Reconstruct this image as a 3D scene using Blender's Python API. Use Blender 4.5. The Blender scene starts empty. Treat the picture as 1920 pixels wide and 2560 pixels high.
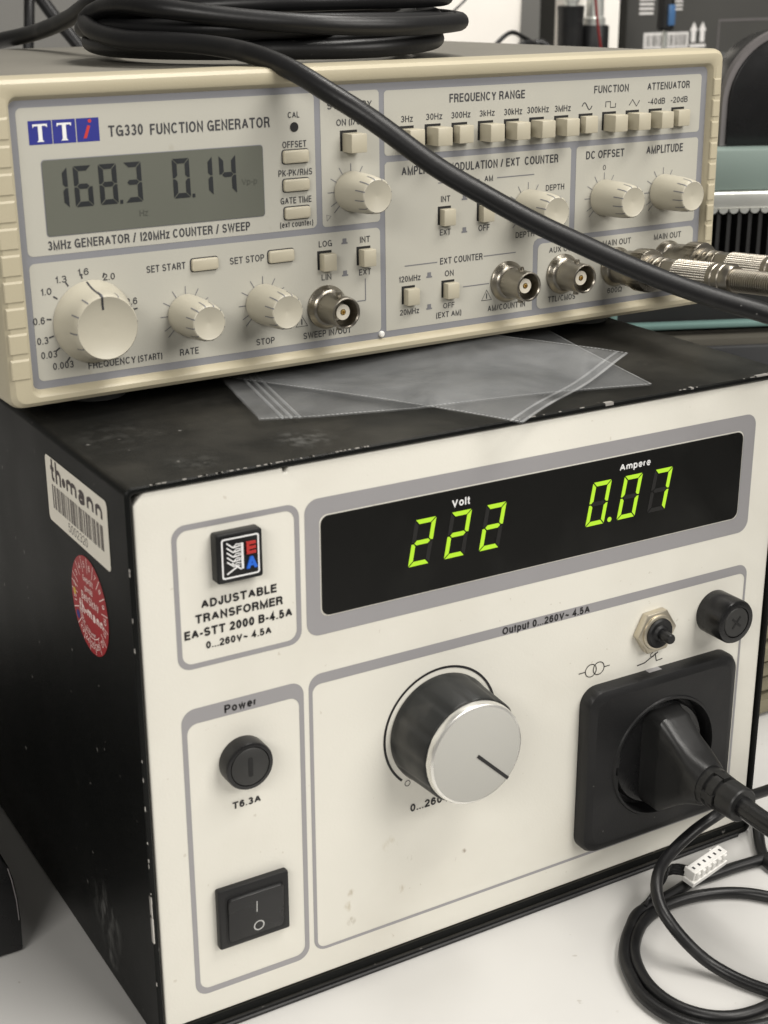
import bpy, bmesh, math, random
from mathutils import Vector, Matrix

random.seed(7)
S = bpy.context.scene
COL = S.collection

# ------------------------------------------------------------------ camera
R0 = ((0.86086, -0.508833, -0.003137), (-0.176342, -0.292547, -0.939851), (0.477309, 0.809633, -0.34157))
cam_d = bpy.data.cameras.new('camera')
cam = bpy.data.objects.new('camera', cam_d)
COL.objects.link(cam)
cam.matrix_world = Matrix((
    (R0[0][0], -R0[1][0], -R0[2][0], -0.121733),
    (R0[0][1], -R0[1][1], -R0[2][1], -0.332474),
    (R0[0][2], -R0[1][2], -R0[2][2], 0.289348),
    (0, 0, 0, 1)))
cam_d.sensor_fit = 'VERTICAL'
cam_d.sensor_height = 24.0
cam_d.lens = 3742.84 / 2560 * 24.0
cam_d.clip_start = 0.01
cam_d.clip_end = 50
cam_d.dof.use_dof = True
cam_d.dof.focus_distance = 0.48
cam_d.dof.aperture_fstop = 16.0
S.camera = cam

# ------------------------------------------------------------------ world, lamps, exposure
w = bpy.data.worlds.new('World')
S.world = w
w.use_nodes = True
bgn = w.node_tree.nodes['Background']
bgn.inputs[0].default_value = (1.0, 0.96, 0.90, 1)
bgn.inputs[1].default_value = 0.13


def area(name, loc, target, sx, sy, power, colr):
    l = bpy.data.lights.new(name, 'AREA')
    l.shape = 'RECTANGLE'
    l.size = sx
    l.size_y = sy
    l.energy = power
    l.color = colr
    o = bpy.data.objects.new(name, l)
    COL.objects.link(o)
    o.location = loc
    d = Vector(target) - Vector(loc)
    o.rotation_euler = d.to_track_quat('-Z', 'Y').to_euler()
    return o


WARM = (1.0, 0.965, 0.91)
area('room_or_fill_light', (0.50, -0.55, 1.35), (0.1, 0.0, 0.15), 0.9, 0.25, 15, WARM)
area('room_or_fill_light', (0.75, -1.35, 0.95), (0.1, 0.0, 0.15), 1.1, 0.5, 15, WARM)  # added soft fill from the front, no such lamp seen
area('room_or_fill_light', (-1.15, -0.95, 0.95), (0.05, 0.0, 0.12), 0.8, 0.4, 13, WARM)  # low left-front light inferred from the shadows, its source unseen
area('room_or_fill_light', (0.55, 0.30, 1.70), (0.35, 0.4, 0.2), 1.0, 0.25, 15, WARM)
S.view_settings.view_transform = 'Standard'
S.view_settings.look = 'None'
S.view_settings.exposure = 0.05
S.view_settings.gamma = 1.0

# ------------------------------------------------------------------ helpers
MM = 0.001


class MB:
    """collects shapes given in millimetres"""

    def __init__(self):
        self.bm = bmesh.new()

    def face(self, pts):
        vs = [self.bm.verts.new(p) for p in pts]
        return self.bm.faces.new(vs)

    def box(self, x0, x1, y0, y1, z0, z1):
        c = [(x, y, z) for x in (x0, x1) for y in (y0, y1) for z in (z0, z1)]
        v = [self.bm.verts.new(p) for p in c]
        for f in ((0, 1, 3, 2), (4, 6, 7, 5), (0, 4, 5, 1), (2, 3, 7, 6), (0, 2, 6, 4), (1, 5, 7, 3)):
            self.bm.faces.new([v[i] for i in f])
        return self

    def prism(self, poly, y0, y1):
        """poly in (x,z), y0 = front, y1 = back"""
        a = [self.bm.verts.new((x, y0, z)) for x, z in poly]
        b = [self.bm.verts.new((x, y1, z)) for x, z in poly]
        n = len(poly)
        self.bm.faces.new(a)
        self.bm.faces.new(b[::-1])
        for i in range(n):
            j = (i + 1) % n
            self.bm.faces.new((a[i], b[i], b[j], a[j]))
        return self

    def loft(self, rings, cap0=True, cap1=True):
        vs = [[self.bm.verts.new(p) for p in r] for r in rings]
        n = len(rings[0])
        for a, b in zip(vs, vs[1:]):
            for i in range(n):
                j = (i + 1) % n
                self.bm.faces.new((a[i], a[j], b[j], b[i]))
        if cap0:
            self.bm.faces.new(vs[0][::-1])
        if cap1:
            self.bm.faces.new(vs[-1])
        return self

    def sheet(self, poly, y):
        self.face([(x, y, z) for x, z in poly])
        return self

    def frame(self, outer, inner, y):
        n = len(outer)
        a = [self.bm.verts.new((x, y, z)) for x, z in outer]
        b = [self.bm.verts.new((x, y, z)) for x, z in inner]
        for i in range(n):
            j = (i + 1) % n
            self.bm.faces.new((a[i], a[j], b[j], b[i]))
        return self

    def lathe(self, prof, cx=0, cz=0, n=40, mod=None):
        """profile of (r, y) turned about the y axis"""
        rings = []
        for r, y in prof:
            ring = []
            for k in range(n):
                t = 2 * math.pi * k / n
                rr = r if mod is None else r * mod(t, y)
                ring.append((cx + rr * math.cos(t), y, cz + rr * math.sin(t)))
            rings.append(ring)
        c0 = prof[0][0] > 1e-6
        c1 = prof[-1][0] > 1e-6
        return self.loft(rings, c0, c1)

    def tube(self, pts, r, n=12, step=3.0, caps=True, rfun=None):
        P = spline(pts, step)
        T = []
        for i in range(len(P)):
            a = P[max(i - 1, 0)]
            b = P[min(i + 1, len(P) - 1)]
            T.append((b - a).normalized())
        up = Vector((0, 0, 1)) if abs(T[0].z) < .9 else Vector((1, 0, 0))
        u = T[0].cross(up).normalized()
        rings = []
        for i, p in enumerate(P):
            u = (u - T[i] * u.dot(T[i])).normalized()
            v = T[i].cross(u)
            rr = r if rfun is None else r * rfun(i / (len(P) - 1), i)
            rings.append([tuple(p + (u * math.cos(2 * math.pi * k / n) + v * math.sin(2 * math.pi * k / n)) * rr) for k in range(n)])
        return self.loft(rings, caps, caps)

    def stroke(self, pts, wd, y, closed=False):
        """flat line of width wd in the xz plane"""
        n = len(pts)
        L, Rr = [], []
        for i in range(n):
            if closed:
                a, b = pts[i - 1], pts[(i + 1) % n]
            else:
                a, b = pts[max(i - 1, 0)], pts[min(i + 1, n - 1)]
            dx, dz = b[0] - a[0], b[1] - a[1]
            l = math.hypot(dx, dz) or 1
            nx, nz = -dz / l * wd / 2, dx / l * wd / 2
            L.append(self.bm.verts.new((pts[i][0] + nx, y, pts[i][1] + nz)))
            Rr.append(self.bm.verts.new((pts[i][0] - nx, y, pts[i][1] - nz)))
        for i in range(n if closed else n - 1):
            j = (i + 1) % n
            self.bm.faces.new((L[i], L[j], Rr[j], Rr[i]))
        return self

    def text(self, s, org, right, up, width, cap, bold=0.0, res=2, shear=0.0):
        c = bpy.data.curves.new('t', 'FONT')
        c.body = s
        c.resolution_u = res
        c.offset = bold
        c.shear = shear
        o = bpy.data.objects.new('t', c)
        m = bpy.data.meshes.new_from_object(o)
        xs = [v.co.x for v in m.vertices]
        x0, x1 = min(xs), max(xs)
        k = cap / 0.682
        kx = k if width is None else width / (x1 - x0)
        org, right, up = Vector(org), Vector(right), Vector(up)
        vs = [self.bm.verts.new(org + right * ((v.co.x - x0) * kx) + up * (v.co.y * k)) for v in m.vertices]
        for p in m.polygons:
            try:
                self.bm.faces.new([vs[i] for i in p.vertices])
            except ValueError:
                pass
        bpy.data.objects.remove(o)
        bpy.data.curves.remove(c)
        bpy.data.meshes.remove(m)
        return self

    def label(self, s, x0, x1, z, cap, y, bold=0.012, dz=0.0, shear=0.0):
        """text on a front panel, from x0 to x1, baseline z"""
        words(self, s, (x0, y, z), (1, 0, 0), (0, 0, 1), x1 - x0, cap, .142 + bold * 3, .17 if bold < .015 else .15)
        return self

    def bevel(self, wd, seg=2, ang=30):
        self.bm.normal_update()
        bmesh.ops.remove_doubles(self.bm, verts=self.bm.verts, dist=1e-4)
        es = [e for e in self.bm.edges if len(e.link_faces) == 2 and e.calc_face_angle(0) > math.radians(ang)]
        bmesh.ops.bevel(self.bm, geom=es, offset=wd, segments=seg, affect='EDGES', profile=0.5, clamp_overlap=True)
        return self

    def build(self, name, mat, parent=None, loc=(0, 0, 0), smooth=35, fix=True, mtx=None):
        if mtx is not None:
            self.bm.transform(mtx)
        self.bm.transform(Matrix.Scale(MM, 4))
        if fix:
            bmesh.ops.recalc_face_normals(self.bm, faces=self.bm.faces)
        me = bpy.data.meshes.new(name)
        self.bm.to_mesh(me)
        self.bm.free()
        me.materials.append(mat)
        if smooth:
            me.polygons.foreach_set('use_smooth', [True] * len(me.polygons))
            me.set_sharp_from_angle(angle=math.radians(smooth))
        o = bpy.data.objects.new(name, me)
        COL.objects.link(o)
        o.parent = parent
        o.location = Vector(loc) * MM
        return o


# ------------------------------------------------------------------ plain grotesque lettering drawn as strokes
def E_(cx, cy, rx, ry, a0, a1, n=12):
    return [(cx + rx * math.cos(math.radians(a0 + (a1 - a0) * k / n)), cy + ry * math.sin(math.radians(a0 + (a1 - a0) * k / n))) for k in range(n + 1)]


def O_(cx, cy, rx, ry):
    return E_(cx, cy, rx, ry, 90, 450, 22)


XH = .74
hx_ = XH / 2
GL = {
    'A': (.90, [[(0, 0), (.5, 1)], [(.5, 1), (1, 0)], [(.2, .34), (.8, .34)]]),
    'B': (.78, [[(.0, .0), (0, 1), (.58, 1)] + E_(.58, .765, .36, .235, 80, -90) + [(0, .53)], [(.58, .53)] + E_(.6, .265, .4, .265, 80, -90) + [(0, 0)]]),
    'C': (.86, [E_(.52, .5, .52, .5, 42, 318, 24)]),
    'D': (.82, [[(.42, 0), (0, 0), (0, 1), (.42, 1)] + E_(.42, .5, .58, .5, 85, -90, 18)]),
    'E': (.70, [[(1, 1), (0, 1), (0, 0), (1, 0)], [(0, .53), (.92, .53)]]),
    'F': (.66, [[(1, 1), (0, 1), (0, 0)], [(0, .51), (.86, .51)]]),
    'G': (.90, [E_(.52, .5, .52, .5, 42, 345, 26) + [(1, .46), (.56, .46)], [(1, .46), (1, 0)]]),
    'H': (.80, [[(0, 0), (0, 1)], [(1, 0), (1, 1)], [(0, .53), (1, .53)]]),
    'I': (.0, [[(0, 0), (0, 1)]]),
    'J': (.58, [[(1, 1), (1, .3)] + E_(.5, .3, .5, .3, -10, -180)]),
    'K': (.82, [[(0, 0), (0, 1)], [(1, 1), (0, .34)], [(.34, .58), (1, 0)]]),
    'L': (.62, [[(0, 1), (0, 0), (1, 0)]]),
    'M': (.96, [[(0, 0), (0, 1), (.5, 0), (1, 1), (1, 0)]]),
    'N': (.80, [[(0, 0), (0, 1), (1, 0), (1, 1)]]),
    'O': (.92, [O_(.5, .5, .5, .5)]),
    'P': (.75, [[(0, 0), (0, 1), (.58, 1)] + E_(.58, .72, .42, .28, 80, -90) + [(0, .44)]]),
    'Q': (.92, [O_(.5, .5, .5, .5), [(.6, .26), (1, -.04)]]),
    'R': (.79, [[(0, 0), (0, 1), (.6, 1)] + E_(.6, .745, .38, .255, 80, -90) + [(0, .49)], [(.6, .49), (.84, .42), (.92, .25), (1, 0)]]),
    'S': (.78, [E_(.5, .745, .46, .255, 18, 262, 16) + E_(.5, .25, .5, .255, 82, -162, 16)]),
    'T': (.78, [[(0, 1), (1, 1)], [(.5, 1), (.5, 0)]]),
    'U': (.80, [[(0, 1), (0, .33)] + E_(.5, .33, .5, .33, 190, 350, 14) + [(1, .33), (1, 1)]]),
    'V': (.84, [[(0, 1), (.5, 0), (1, 1)]]),
    'W': (1.22, [[(0, 1), (.25, 0), (.5, 1), (.75, 0), (1, 1)]]),
    'X': (.82, [[(0, 0), (1, 1)], [(0, 1), (1, 0)]]),
    'Y': (.84, [[(0, 1), (.5, .42), (1, 1)], [(.5, .42), (.5, 0)]]),
    'Z': (.76, [[(0, 1), (1, 1), (0, 0), (1, 0)]]),
    '0': (.66, [O_(.5, .5, .5, .5)]),
    '1': (.36, [[(0, .73), (.5, .78), (.85, .88), (1, 1)], [(1, 1), (1, 0)]]),
    '2': (.66, [E_(.5, .72, .5, .28, 170, -20, 14) + [(.86, .5), (.3, .24), (.03, .02)], [(0, 0), (1, 0)]]),
    '3': (.66, [E_(.48, .75, .44, .25, 160, -80, 14) + [(.38, .51)], [(.38, .51)] + E_(.48, .26, .52, .26, 82, -160, 14)]),
    '4': (.68, [[(.74, 0), (.74, 1), (0, .27), (1, .27)]]),
    '5': (.66, [[(.92, 1), (.15, 1), (.05, .5)] + E_(.48, .33, .52, .33, 140, -160, 16)]),
    '6': (.66, [O_(.5, .31, .5, .31), [(.0, .33)] + E_(.52, .55, .52, .45, 175, 32, 12)]),
    '7': (.64, [[(0, 1), (1, 1)], [(1, 1), (.62, .58), (.36, 0)]]),
    '8': (.66, [O_(.5, .755, .43, .245), O_(.5, .26, .5, .26)]),
    '9': (.66, [O_(.5, .69, .5, .31), [(1, .67)] + E_(.48, .45, .52, .45, -5, -148, 12)]),
    'a': (.62, [E_(.48, .53, .44, .21, 165, 0, 10) + [(.92, .12), (1, 0)], [(.92, .42), (.4, .40)] + E_(.36, .2, .36, .2, 100, 290, 12) + [(.7, .07), (.92, .22)]]),
    'b': (.66, [[(0, 1), (0, 0)], O_(.5, hx_, .5, hx_)]),
    'c': (.60, [E_(.52, hx_, .52, hx_, 45, 315, 18)]),
    'd': (.66, [[(1, 1), (1, 0)], O_(.5, hx_, .5, hx_)]),
    'e': (.64, [[(.02, .38), (1, .38)] + E_(.5, hx_, .5, hx_, 5, 318, 22)]),
    'f': (.36, [[(.4, 0), (.4, .84)] + E_(.75, .84, .35, .16, 180, 80, 6), [(0, .72), (1, .72)]]),
    'g': (.66, [O_(.5, hx_, .5, hx_), [(1, XH), (1, -.04)] + E_(.5, -.05, .5, .22, 0, -150, 10)]),
    'h': (.62, [[(0, 1), (0, 0)], [(0, .46)] + E_(.5, .46, .5, .28, 160, 5, 10) + [(1, 0)]]),
    'i': (.0, [[(0, 0), (0, XH)], [(0, .9), (0, 1.04)]]),
    'k': (.60, [[(0, 0), (0, 1)], [(.95, XH), (0, .24)], [(.36, .42), (1, 0)]]),
    'l': (.0, [[(0, 0), (0, 1)]]),
    'm': (1.0, [[(0, XH), (0, 0)], [(0, .50)] + E_(.25, .5, .25, .24, 160, 5, 8) + [(.5, 0)], [(.5, .50)] + E_(.75, .5, .25, .24, 160, 5, 8) + [(1, 0)]]),
    'n': (.62, [[(0, XH), (0, 0)], [(0, .46)] + E_(.5, .46, .5, .28, 160, 5, 10) + [(1, 0)]]),
    'o': (.66, [O_(.5, hx_, .5, hx_)]),
    'p': (.66, [[(0, XH), (0, -.26)], O_(.5, hx_, .5, hx_)]),
    'r': (.38, [[(0, XH), (0, 0)], [(0, .48), (.3, .68), (1, .72)]]),
    's': (.58, [E_(.5, .55, .45, .19, 20, 262, 12) + E_(.5, .19, .5, .19, 82, -160, 12)]),
    't': (.34, [[(.45, .95), (.45, .12), (.6, .02), (1, 0)], [(0, .72), (1, .72)]]),
    'u': (.62, [[(0, XH), (0, .27)] + E_(.5, .27, .5, .27, 185, 340, 10), [(1, XH), (1, 0)]]),
    'w': (.92, [[(0, XH), (.25, 0), (.5, XH), (.75, 0), (1, XH)]]),
    'x': (.60, [[(0, 0), (1, XH)], [(0, XH), (1, 0)]]),
    'z': (.58, [[(0, XH), (1, XH), (0, 0), (1, 0)]]),
    '-': (.34, [[(0, .36), (1, .36)]]),
    '.': (.0, [[(0, -.08), (0, .09)]]),
    '/': (.52, [[(0, -.04), (1, 1.04)]]),
    '(': (.30, [[(1, 1.06), (.45, .86), (.08, .6), (0, .42), (.08, .24), (.45, -.02), (1, -.22)]]),
    ')': (.30, [[(0, 1.06), (.55, .86), (.92, .6), (1, .42), (.92, .24), (.55, -.02), (0, -.22)]]),
    '~': (.66, [[(0, .34), (.12, .46), (.28, .48), (.5, .40), (.72, .32), (.88, .34), (1, .46)]]),
    '\u03a9': (.86, [[(0, 0), (.3, 0), (.3, .1)] + E_(.5, .56, .5, .44, 244, -64, 20) + [(.7, .1), (.7, 0), (1, 0)]]),
    '\u00fc': (.62, [[(0, XH), (0, .27)] + E_(.5, .27, .5, .27, 185, 340, 10), [(1, XH), (1, 0)], [(.2, .9), (.2, 1.03)], [(.8, .9), (.8, 1.03)]]),
    '\u00df': (.64, [[(0, 0), (0, .75)] + E_(.45, .75, .45, .25, 180, -80, 14), [(.45, .52)] + E_(.5, .27, .5, .27, 80, -120, 12)]),
}
GL['\ue001'] = (.42, [[(.45, 1.0), (.45, .12), (.6, .02), (1, 0)], [(0, .60), (1, .60)]])
GL['\ue002'] = (.66, [[(0, 1), (0, 0)], [(0, .36)] + E_(.5, .36, .5, .25, 160, 5, 10) + [(1, 0)]])
GL['\u00e4'] = (GL['a'][0], GL['a'][1] + [[(.2, .9), (.2, 1.03)], [(.75, .9), (.75, 1.03)]])


def words(mb, s_, org, right, up, width, cap, t=.15, gap=.17):
    """stroke lettering; width None keeps the natural width"""
    org, right, up = Vector(org), Vector(right), Vector(up)
    nrm = right.cross(up)

    def layout(k):
        x = 0
        out = []
        for ch in s_:
            if ch == ' ':
                x += .40 * k
                continue
            g_ = GL[ch][0] * k
            out.append((ch, x, max(g_, t)))
            x += max(g_, t) + gap * k
        return out, x - gap * k
    k = 1.0
    if width is not None:
        lo, hi = .2, 3.0
        for _ in range(30):
            k = (lo + hi) / 2
            if layout(k)[1] * cap < width:
                lo = k
            else:
                hi = k
    items, _ = layout(k)
    n_l = 0
    for ch, x0, wd in items:
        for st_ in GL[ch][1]:
            P = []
            for (px, py) in st_:
                P.append(Vector((x0 + t / 2 + px * (wd - t), t / 2 + py * (1 - t))))
            Q = [P[0]]
            for p in P[1:]:
                if (p - Q[-1]).length > .012:
                    Q.append(p)
            if len(Q) < 2:
                continue
            closed = (Q[0] - Q[-1]).length < .02 and len(Q) > 4
            if closed:
                Q = Q[:-1]
            n = len(Q)
            # square caps that meet other strokes cleanly
            if not closed:
                d0 = (Q[0] - Q[1]).normalized()
                d1 = (Q[-1] - Q[-2]).normalized()
                if ch not in 'ae3689g5hnmr.()':
                    for idx, d in ((0, d0), (-1, d1)):
                        if abs(d.x) < .25 or abs(d.y) < .25:
                            Q[idx] = Q[idx] + d * t / 2
            L, R_ = [], []
            off = nrm * (.004 * (n_l % 4))
            n_l += 1
            for i in range(n):
                a = Q[i - 1] if (i > 0 or closed) else None
                b = Q[(i + 1) % n] if (i < n - 1 or closed) else None
                da = (Q[i] - a).normalized() if a is not None else None
                db = (b - Q[i]).normalized() if b is not None else None
                if da is None:
                    nn = Vector((-db.y, db.x))
                elif db is None:
                    nn = Vector((-da.y, da.x))
                else:
                    nn = Vector((-da.y - db.y, da.x + db.x))
                    nn = nn.normalized() if nn.length > 1e-4 else Vector((-da.y, da.x))
                    c_ = max(.42, nn.dot(Vector((-da.y, da.x))))
                    nn = nn / c_
                for lst, sg in ((L, 1), (R_, -1)):
                    q = Q[i] + nn * sg * t / 2
                    lst.append(mb.bm.verts.new(org + off + (right * q.x + up * q.y) * cap))
            for i in range(n if closed else n - 1):
                j = (i + 1) % n
                mb.bm.faces.new((R_[i], R_[j], L[j], L[i]))


def spline(pts, step=3.0):
    P = [Vector(p) for p in pts]
    if len(P) == 2:
        n = max(1, int((P[1] - P[0]).length / step))
        return [P[0].lerp(P[1], i / n) for i in range(n + 1)]
    out = []
    E = [P[0] * 2 - P[1]] + P + [P[-1] * 2 - P[-2]]
    for i in range(1, len(E) - 2):
        p0, p1, p2, p3 = E[i - 1:i + 3]
        n = max(2, int((p2 - p1).length / step))
        for k in range(n):
            t = k / n
            out.append(0.5 * ((2 * p1) + (p2 - p0) * t + (2 * p0 - 5 * p1 + 4 * p2 - p3) * t * t + (3 * p1 - p0 - 3 * p2 + p3) * t ** 3))
    out.append(P[-1])
    return out


def rr(x0, x1, z0, z1, r, n=6):
    out = []
    for cx, cz, a in ((x1 - r, z1 - r, 0), (x0 + r, z1 - r, 90), (x0 + r, z0 + r, 180), (x1 - r, z0 + r, 270)):
        for k in range(n + 1):
            t = math.radians(a + 90 * k / n)
            out.append((cx + r * math.cos(t), cz + r * math.sin(t)))
    return out


def ring3(poly, y):
    return [(x, y, z) for x, z in poly]


def arc(cx, cz, r, a0, a1, n=40):
    return [(cx + r * math.cos(math.radians(a0 + (a1 - a0) * k / n)), cz + r * math.sin(math.radians(a0 + (a1 - a0) * k / n))) for k in range(n + 1)]


def tag(o, label, cat, group=None):
    o['label'] = label
    o['category'] = cat
    if group:
        o['group'] = group
    return o


def thing(name, label, cat, loc=(0, 0, 0), group=None):
    o = bpy.data.objects.new(name, None)
    o.empty_display_size = 0.02
    COL.objects.link(o)
    o.location = Vector(loc) * MM
    return tag(o, label, cat, group)


def dup(o, loc, parent):
    c = o.copy()
    COL.objects.link(c)
    c.parent = parent
    c.location = Vector(loc) * MM
    for ch in o.children:
        d = ch.copy()
        COL.objects.link(d)
        d.parent = c
    return c


# ------------------------------------------------------------------ materials
def mat(name, col, rough=0.5, var=0.08, scale=60, metal=0.0, bump=0.0, bscale=900, spec=0.5, speck=None, coat=0.0, rvar=0.1, spots=None, dust_sheen=None):
    m = bpy.data.materials.new(name)
    m.use_nodes = True
    nt = m.node_tree
    N, L = nt.nodes, nt.links
    b = N['Principled BSDF']
    tc = N.new('ShaderNodeTexCoord')
    no = N.new('ShaderNodeTexNoise')
    no.inputs['Scale'].default_value = scale
    no.inputs['Detail'].default_value = 5
    L.new(tc.outputs['Object'], no.inputs['Vector'])
    mx = N.new('ShaderNodeMix')
    mx.data_type = 'RGBA'
    mx.inputs[6].default_value = tuple(min(1, c * (1 - var)) for c in col) + (1,)
    mx.inputs[7].default_value = tuple(min(1, c * (1 + var)) for c in col) + (1,)
    L.new(no.outputs['Fac'], mx.inputs[0])
    out = mx.outputs[2]

    def overlay(out, colr, sc, lo, hi, detail=3, strength=1.0, stretch=None):
        n2 = N.new('ShaderNodeTexNoise')
        n2.inputs['Scale'].default_value = sc
        n2.inputs['Detail'].default_value = detail
        if stretch:
            mp = N.new('ShaderNodeMapping')
            mp.inputs['Scale'].default_value = stretch
            L.new(tc.outputs['Object'], mp.inputs['Vector'])
            L.new(mp.outputs['Vector'], n2.inputs['Vector'])
        else:
            L.new(tc.outputs['Object'], n2.inputs['Vector'])
        rp = N.new('ShaderNodeMapRange')
        rp.inputs['From Min'].default_value = lo
        rp.inputs['From Max'].default_value = hi
        rp.inputs['To Max'].default_value = strength
        L.new(n2.outputs['Fac'], rp.inputs['Value'])
        m2 = N.new('ShaderNodeMix')
        m2.data_type = 'RGBA'
        m2.inputs[7].default_value = tuple(colr) + (1,)
        L.new(out, m2.inputs[6])
        L.new(rp.outputs['Result'], m2.inputs[0])
        return m2.outputs[2]
    for sp in (speck or []):
        out = overlay(out, *sp)
    if dust_sheen:
        # dust on upward faces, plus their reflected sheen painted into the colour
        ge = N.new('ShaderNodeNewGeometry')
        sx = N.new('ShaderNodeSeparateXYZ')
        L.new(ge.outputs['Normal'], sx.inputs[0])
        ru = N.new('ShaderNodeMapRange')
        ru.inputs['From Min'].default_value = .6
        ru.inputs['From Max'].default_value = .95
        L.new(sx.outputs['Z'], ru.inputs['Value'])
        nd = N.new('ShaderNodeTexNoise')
        nd.inputs['Scale'].default_value = dust_sheen[1]
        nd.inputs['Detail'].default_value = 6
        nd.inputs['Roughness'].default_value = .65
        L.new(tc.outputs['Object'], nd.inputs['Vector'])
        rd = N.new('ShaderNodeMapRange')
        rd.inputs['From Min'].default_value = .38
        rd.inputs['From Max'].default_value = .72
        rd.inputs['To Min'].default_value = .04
        rd.inputs['To Max'].default_value = dust_sheen[2]
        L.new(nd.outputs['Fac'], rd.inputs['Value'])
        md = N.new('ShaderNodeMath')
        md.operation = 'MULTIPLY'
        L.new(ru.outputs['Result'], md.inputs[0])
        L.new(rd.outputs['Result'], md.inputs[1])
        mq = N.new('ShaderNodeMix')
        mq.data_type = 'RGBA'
        mq.inputs[7].default_value = tuple(dust_sheen[0]) + (1,)
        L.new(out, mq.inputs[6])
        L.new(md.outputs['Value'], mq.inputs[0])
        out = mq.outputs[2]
    for (cx, cy, cz), rad, colr, nsc, amt in (spots or []):
        vm = N.new('ShaderNodeVectorMath')
        vm.operation = 'DISTANCE'
        vm.inputs[1].default_value = (cx * MM, cy * MM, cz * MM)
        L.new(tc.outputs['Object'], vm.inputs[0])
        r3 = N.new('ShaderNodeMapRange')
        r3.inputs['From Min'].default_value = rad * MM
        r3.inputs['From Max'].default_value = rad * MM * .35
        L.new(vm.outputs['Value'], r3.inputs['Value'])
        n4 = N.new('ShaderNodeTexNoise')
        n4.inputs['Scale'].default_value = nsc
        n4.inputs['Detail'].default_value = 4
        mp = N.new('ShaderNodeMapping')
        mp.inputs['Scale'].default_value = (1, 1, .45)
        L.new(tc.outputs['Object'], mp.inputs['Vector'])
        L.new(mp.outputs['Vector'], n4.inputs['Vector'])
        r4 = N.new('ShaderNodeMapRange')
        r4.inputs['From Min'].default_value = .46
        r4.inputs['From Max'].default_value = .70
        r4.inputs['To Max'].default_value = amt
        L.new(n4.outputs['Fac'], r4.inputs['Value'])
        mm = N.new('ShaderNodeMath')
        mm.operation = 'MULTIPLY'
        L.new(r3.outputs['Result'], mm.inputs[0])
        L.new(r4.outputs['Result'], mm.inputs[1])
        m3 = N.new('ShaderNodeMix')
        m3.data_type = 'RGBA'
        m3.inputs[7].default_value = tuple(colr) + (1,)
        L.new(out, m3.inputs[6])
        L.new(mm.outputs['Value'], m3.inputs[0])
        out = m3.outputs[2]
    L.new(out, b.inputs['Base Color'])
    r2 = N.new('ShaderNodeMapRange')
    r2.inputs['To Min'].default_value = max(0, rough - rvar)
    r2.inputs['To Max'].default_value = min(1, rough + rvar)
    L.new(no.outputs['Fac'], r2.inputs['Value'])
    L.new(r2.outputs['Result'], b.inputs['Roughness'])
    b.inputs['Metallic'].default_value = metal
    b.inputs['Specular IOR Level'].default_value = spec
    b.inputs['Coat Weight'].default_value = coat
    if bump:
        n3 = N.new('ShaderNodeTexNoise')
        n3.inputs['Scale'].default_value = bscale
        n3.inputs['Detail'].default_value = 3
        L.new(tc.outputs['Object'], n3.inputs['Vector'])
        bp = N.new('ShaderNodeBump')
        bp.inputs['Strength'].default_value = bump
        bp.inputs['Distance'].default_value = 0.0003
        L.new(n3.outputs['Fac'], bp.inputs['Height'])
        L.new(bp.outputs['Normal'], b.inputs['Normal'])
    return m


def emis(name, col, st):
    m = bpy.data.materials.new(name)
    m.use_nodes = True
    b = m.node_tree.nodes['Principled BSDF']
    b.inputs['Base Color'].default_value = (0.02, 0.03, 0.01, 1)
    b.inputs['Emission Color'].default_value = col + (1,)
    b.inputs['Emission Strength'].default_value = st
    return m


M = {}
DIRT = (0.20, 0.16, 0.10)
M['table'] = mat('white_laminate', (0.555, 0.548, 0.53), 0.35, 0.03, 8, bump=0.05, bscale=500, speck=[(DIRT, 70, .745, .77, 2, .3), (DIRT, 170, .745, .765, 2, .35), ((.4, .39, .37), 9, .5, .8, 6, .3)])
M['floor'] = mat('grey_floor', (0.30, 0.295, 0.285), 0.6, .1, 3)
M['wall'] = mat('grey_wall_paint', (0.165, 0.162, 0.152), 0.8, 0.05, 10, bump=.1)
M['panel'] = mat('cream_painted_steel', (0.70, 0.682, 0.615), 0.42, 0.03, 25, bump=0.12, bscale=1500, speck=[((.54, .51, .44), 22, .50, .82, 8, .38), ((.50, .46, .38), 6, .52, .8, 6, .16), ((.45, .40, .32), 420, .745, .77, 2, .4)],
                 spots=[((63, 1, 30), 1.6, (.30, .23, .12), 500, 0.88), ((62.2, 1, 25.5), 2.2, (.40, .33, .2), 500, 0.77), ((63, 1, 20), 1.8, (.25, .2, .12), 500, 0.88), ((76.7, 1, 42.5), 3.2, (.42, .36, .22), 400, 0.72), ((83.6, 1, 35.2), 1.2, (.25, .2, .13), 600, 1.10), ((80.5, 1, 25.3), 1.8, (.4, .33, .22), 600, 0.77), ((103.4, 1, 31.3), 1.1, (.3, .25, .2), 600, 1.10), ((100.9, 1, 29.1), 1.2, (.3, .25, .2), 600, 1.10)])
M['black_steel'] = mat('black_painted_steel', (0.0060, 0.0064, 0.0062), 0.40, 0.3, 30, bump=0.25, bscale=2200, spec=.10, dust_sheen=((.15, .14, .118), 9, .40), speck=[((.035, .034, .031), 28, .50, .85, 8, .1), ((.30, .29, .27), 260, .72, .78, 2, .5)],
                       spots=[((0, 39, 21), 13, (.22, .22, .21), 260, .55), ((0, 36, 9), 5, (.25, .25, .24), 300, .6), ((15, 43, 168.8), 16, (.14, .14, .13), 240, .16), ((58, 15, 168.8), 10, (.2, .2, .19), 300, .35), ((24, 12, 168.8), 9, (.14, .14, .13), 400, .2)])
M['chip'] = mat('bare_steel_chip', (0.55, 0.53, 0.50), 0.4, .1, 200, metal=.6)
M['black_void'] = mat('dark_inside', (0.006, 0.006, 0.006), 0.7)
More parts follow.
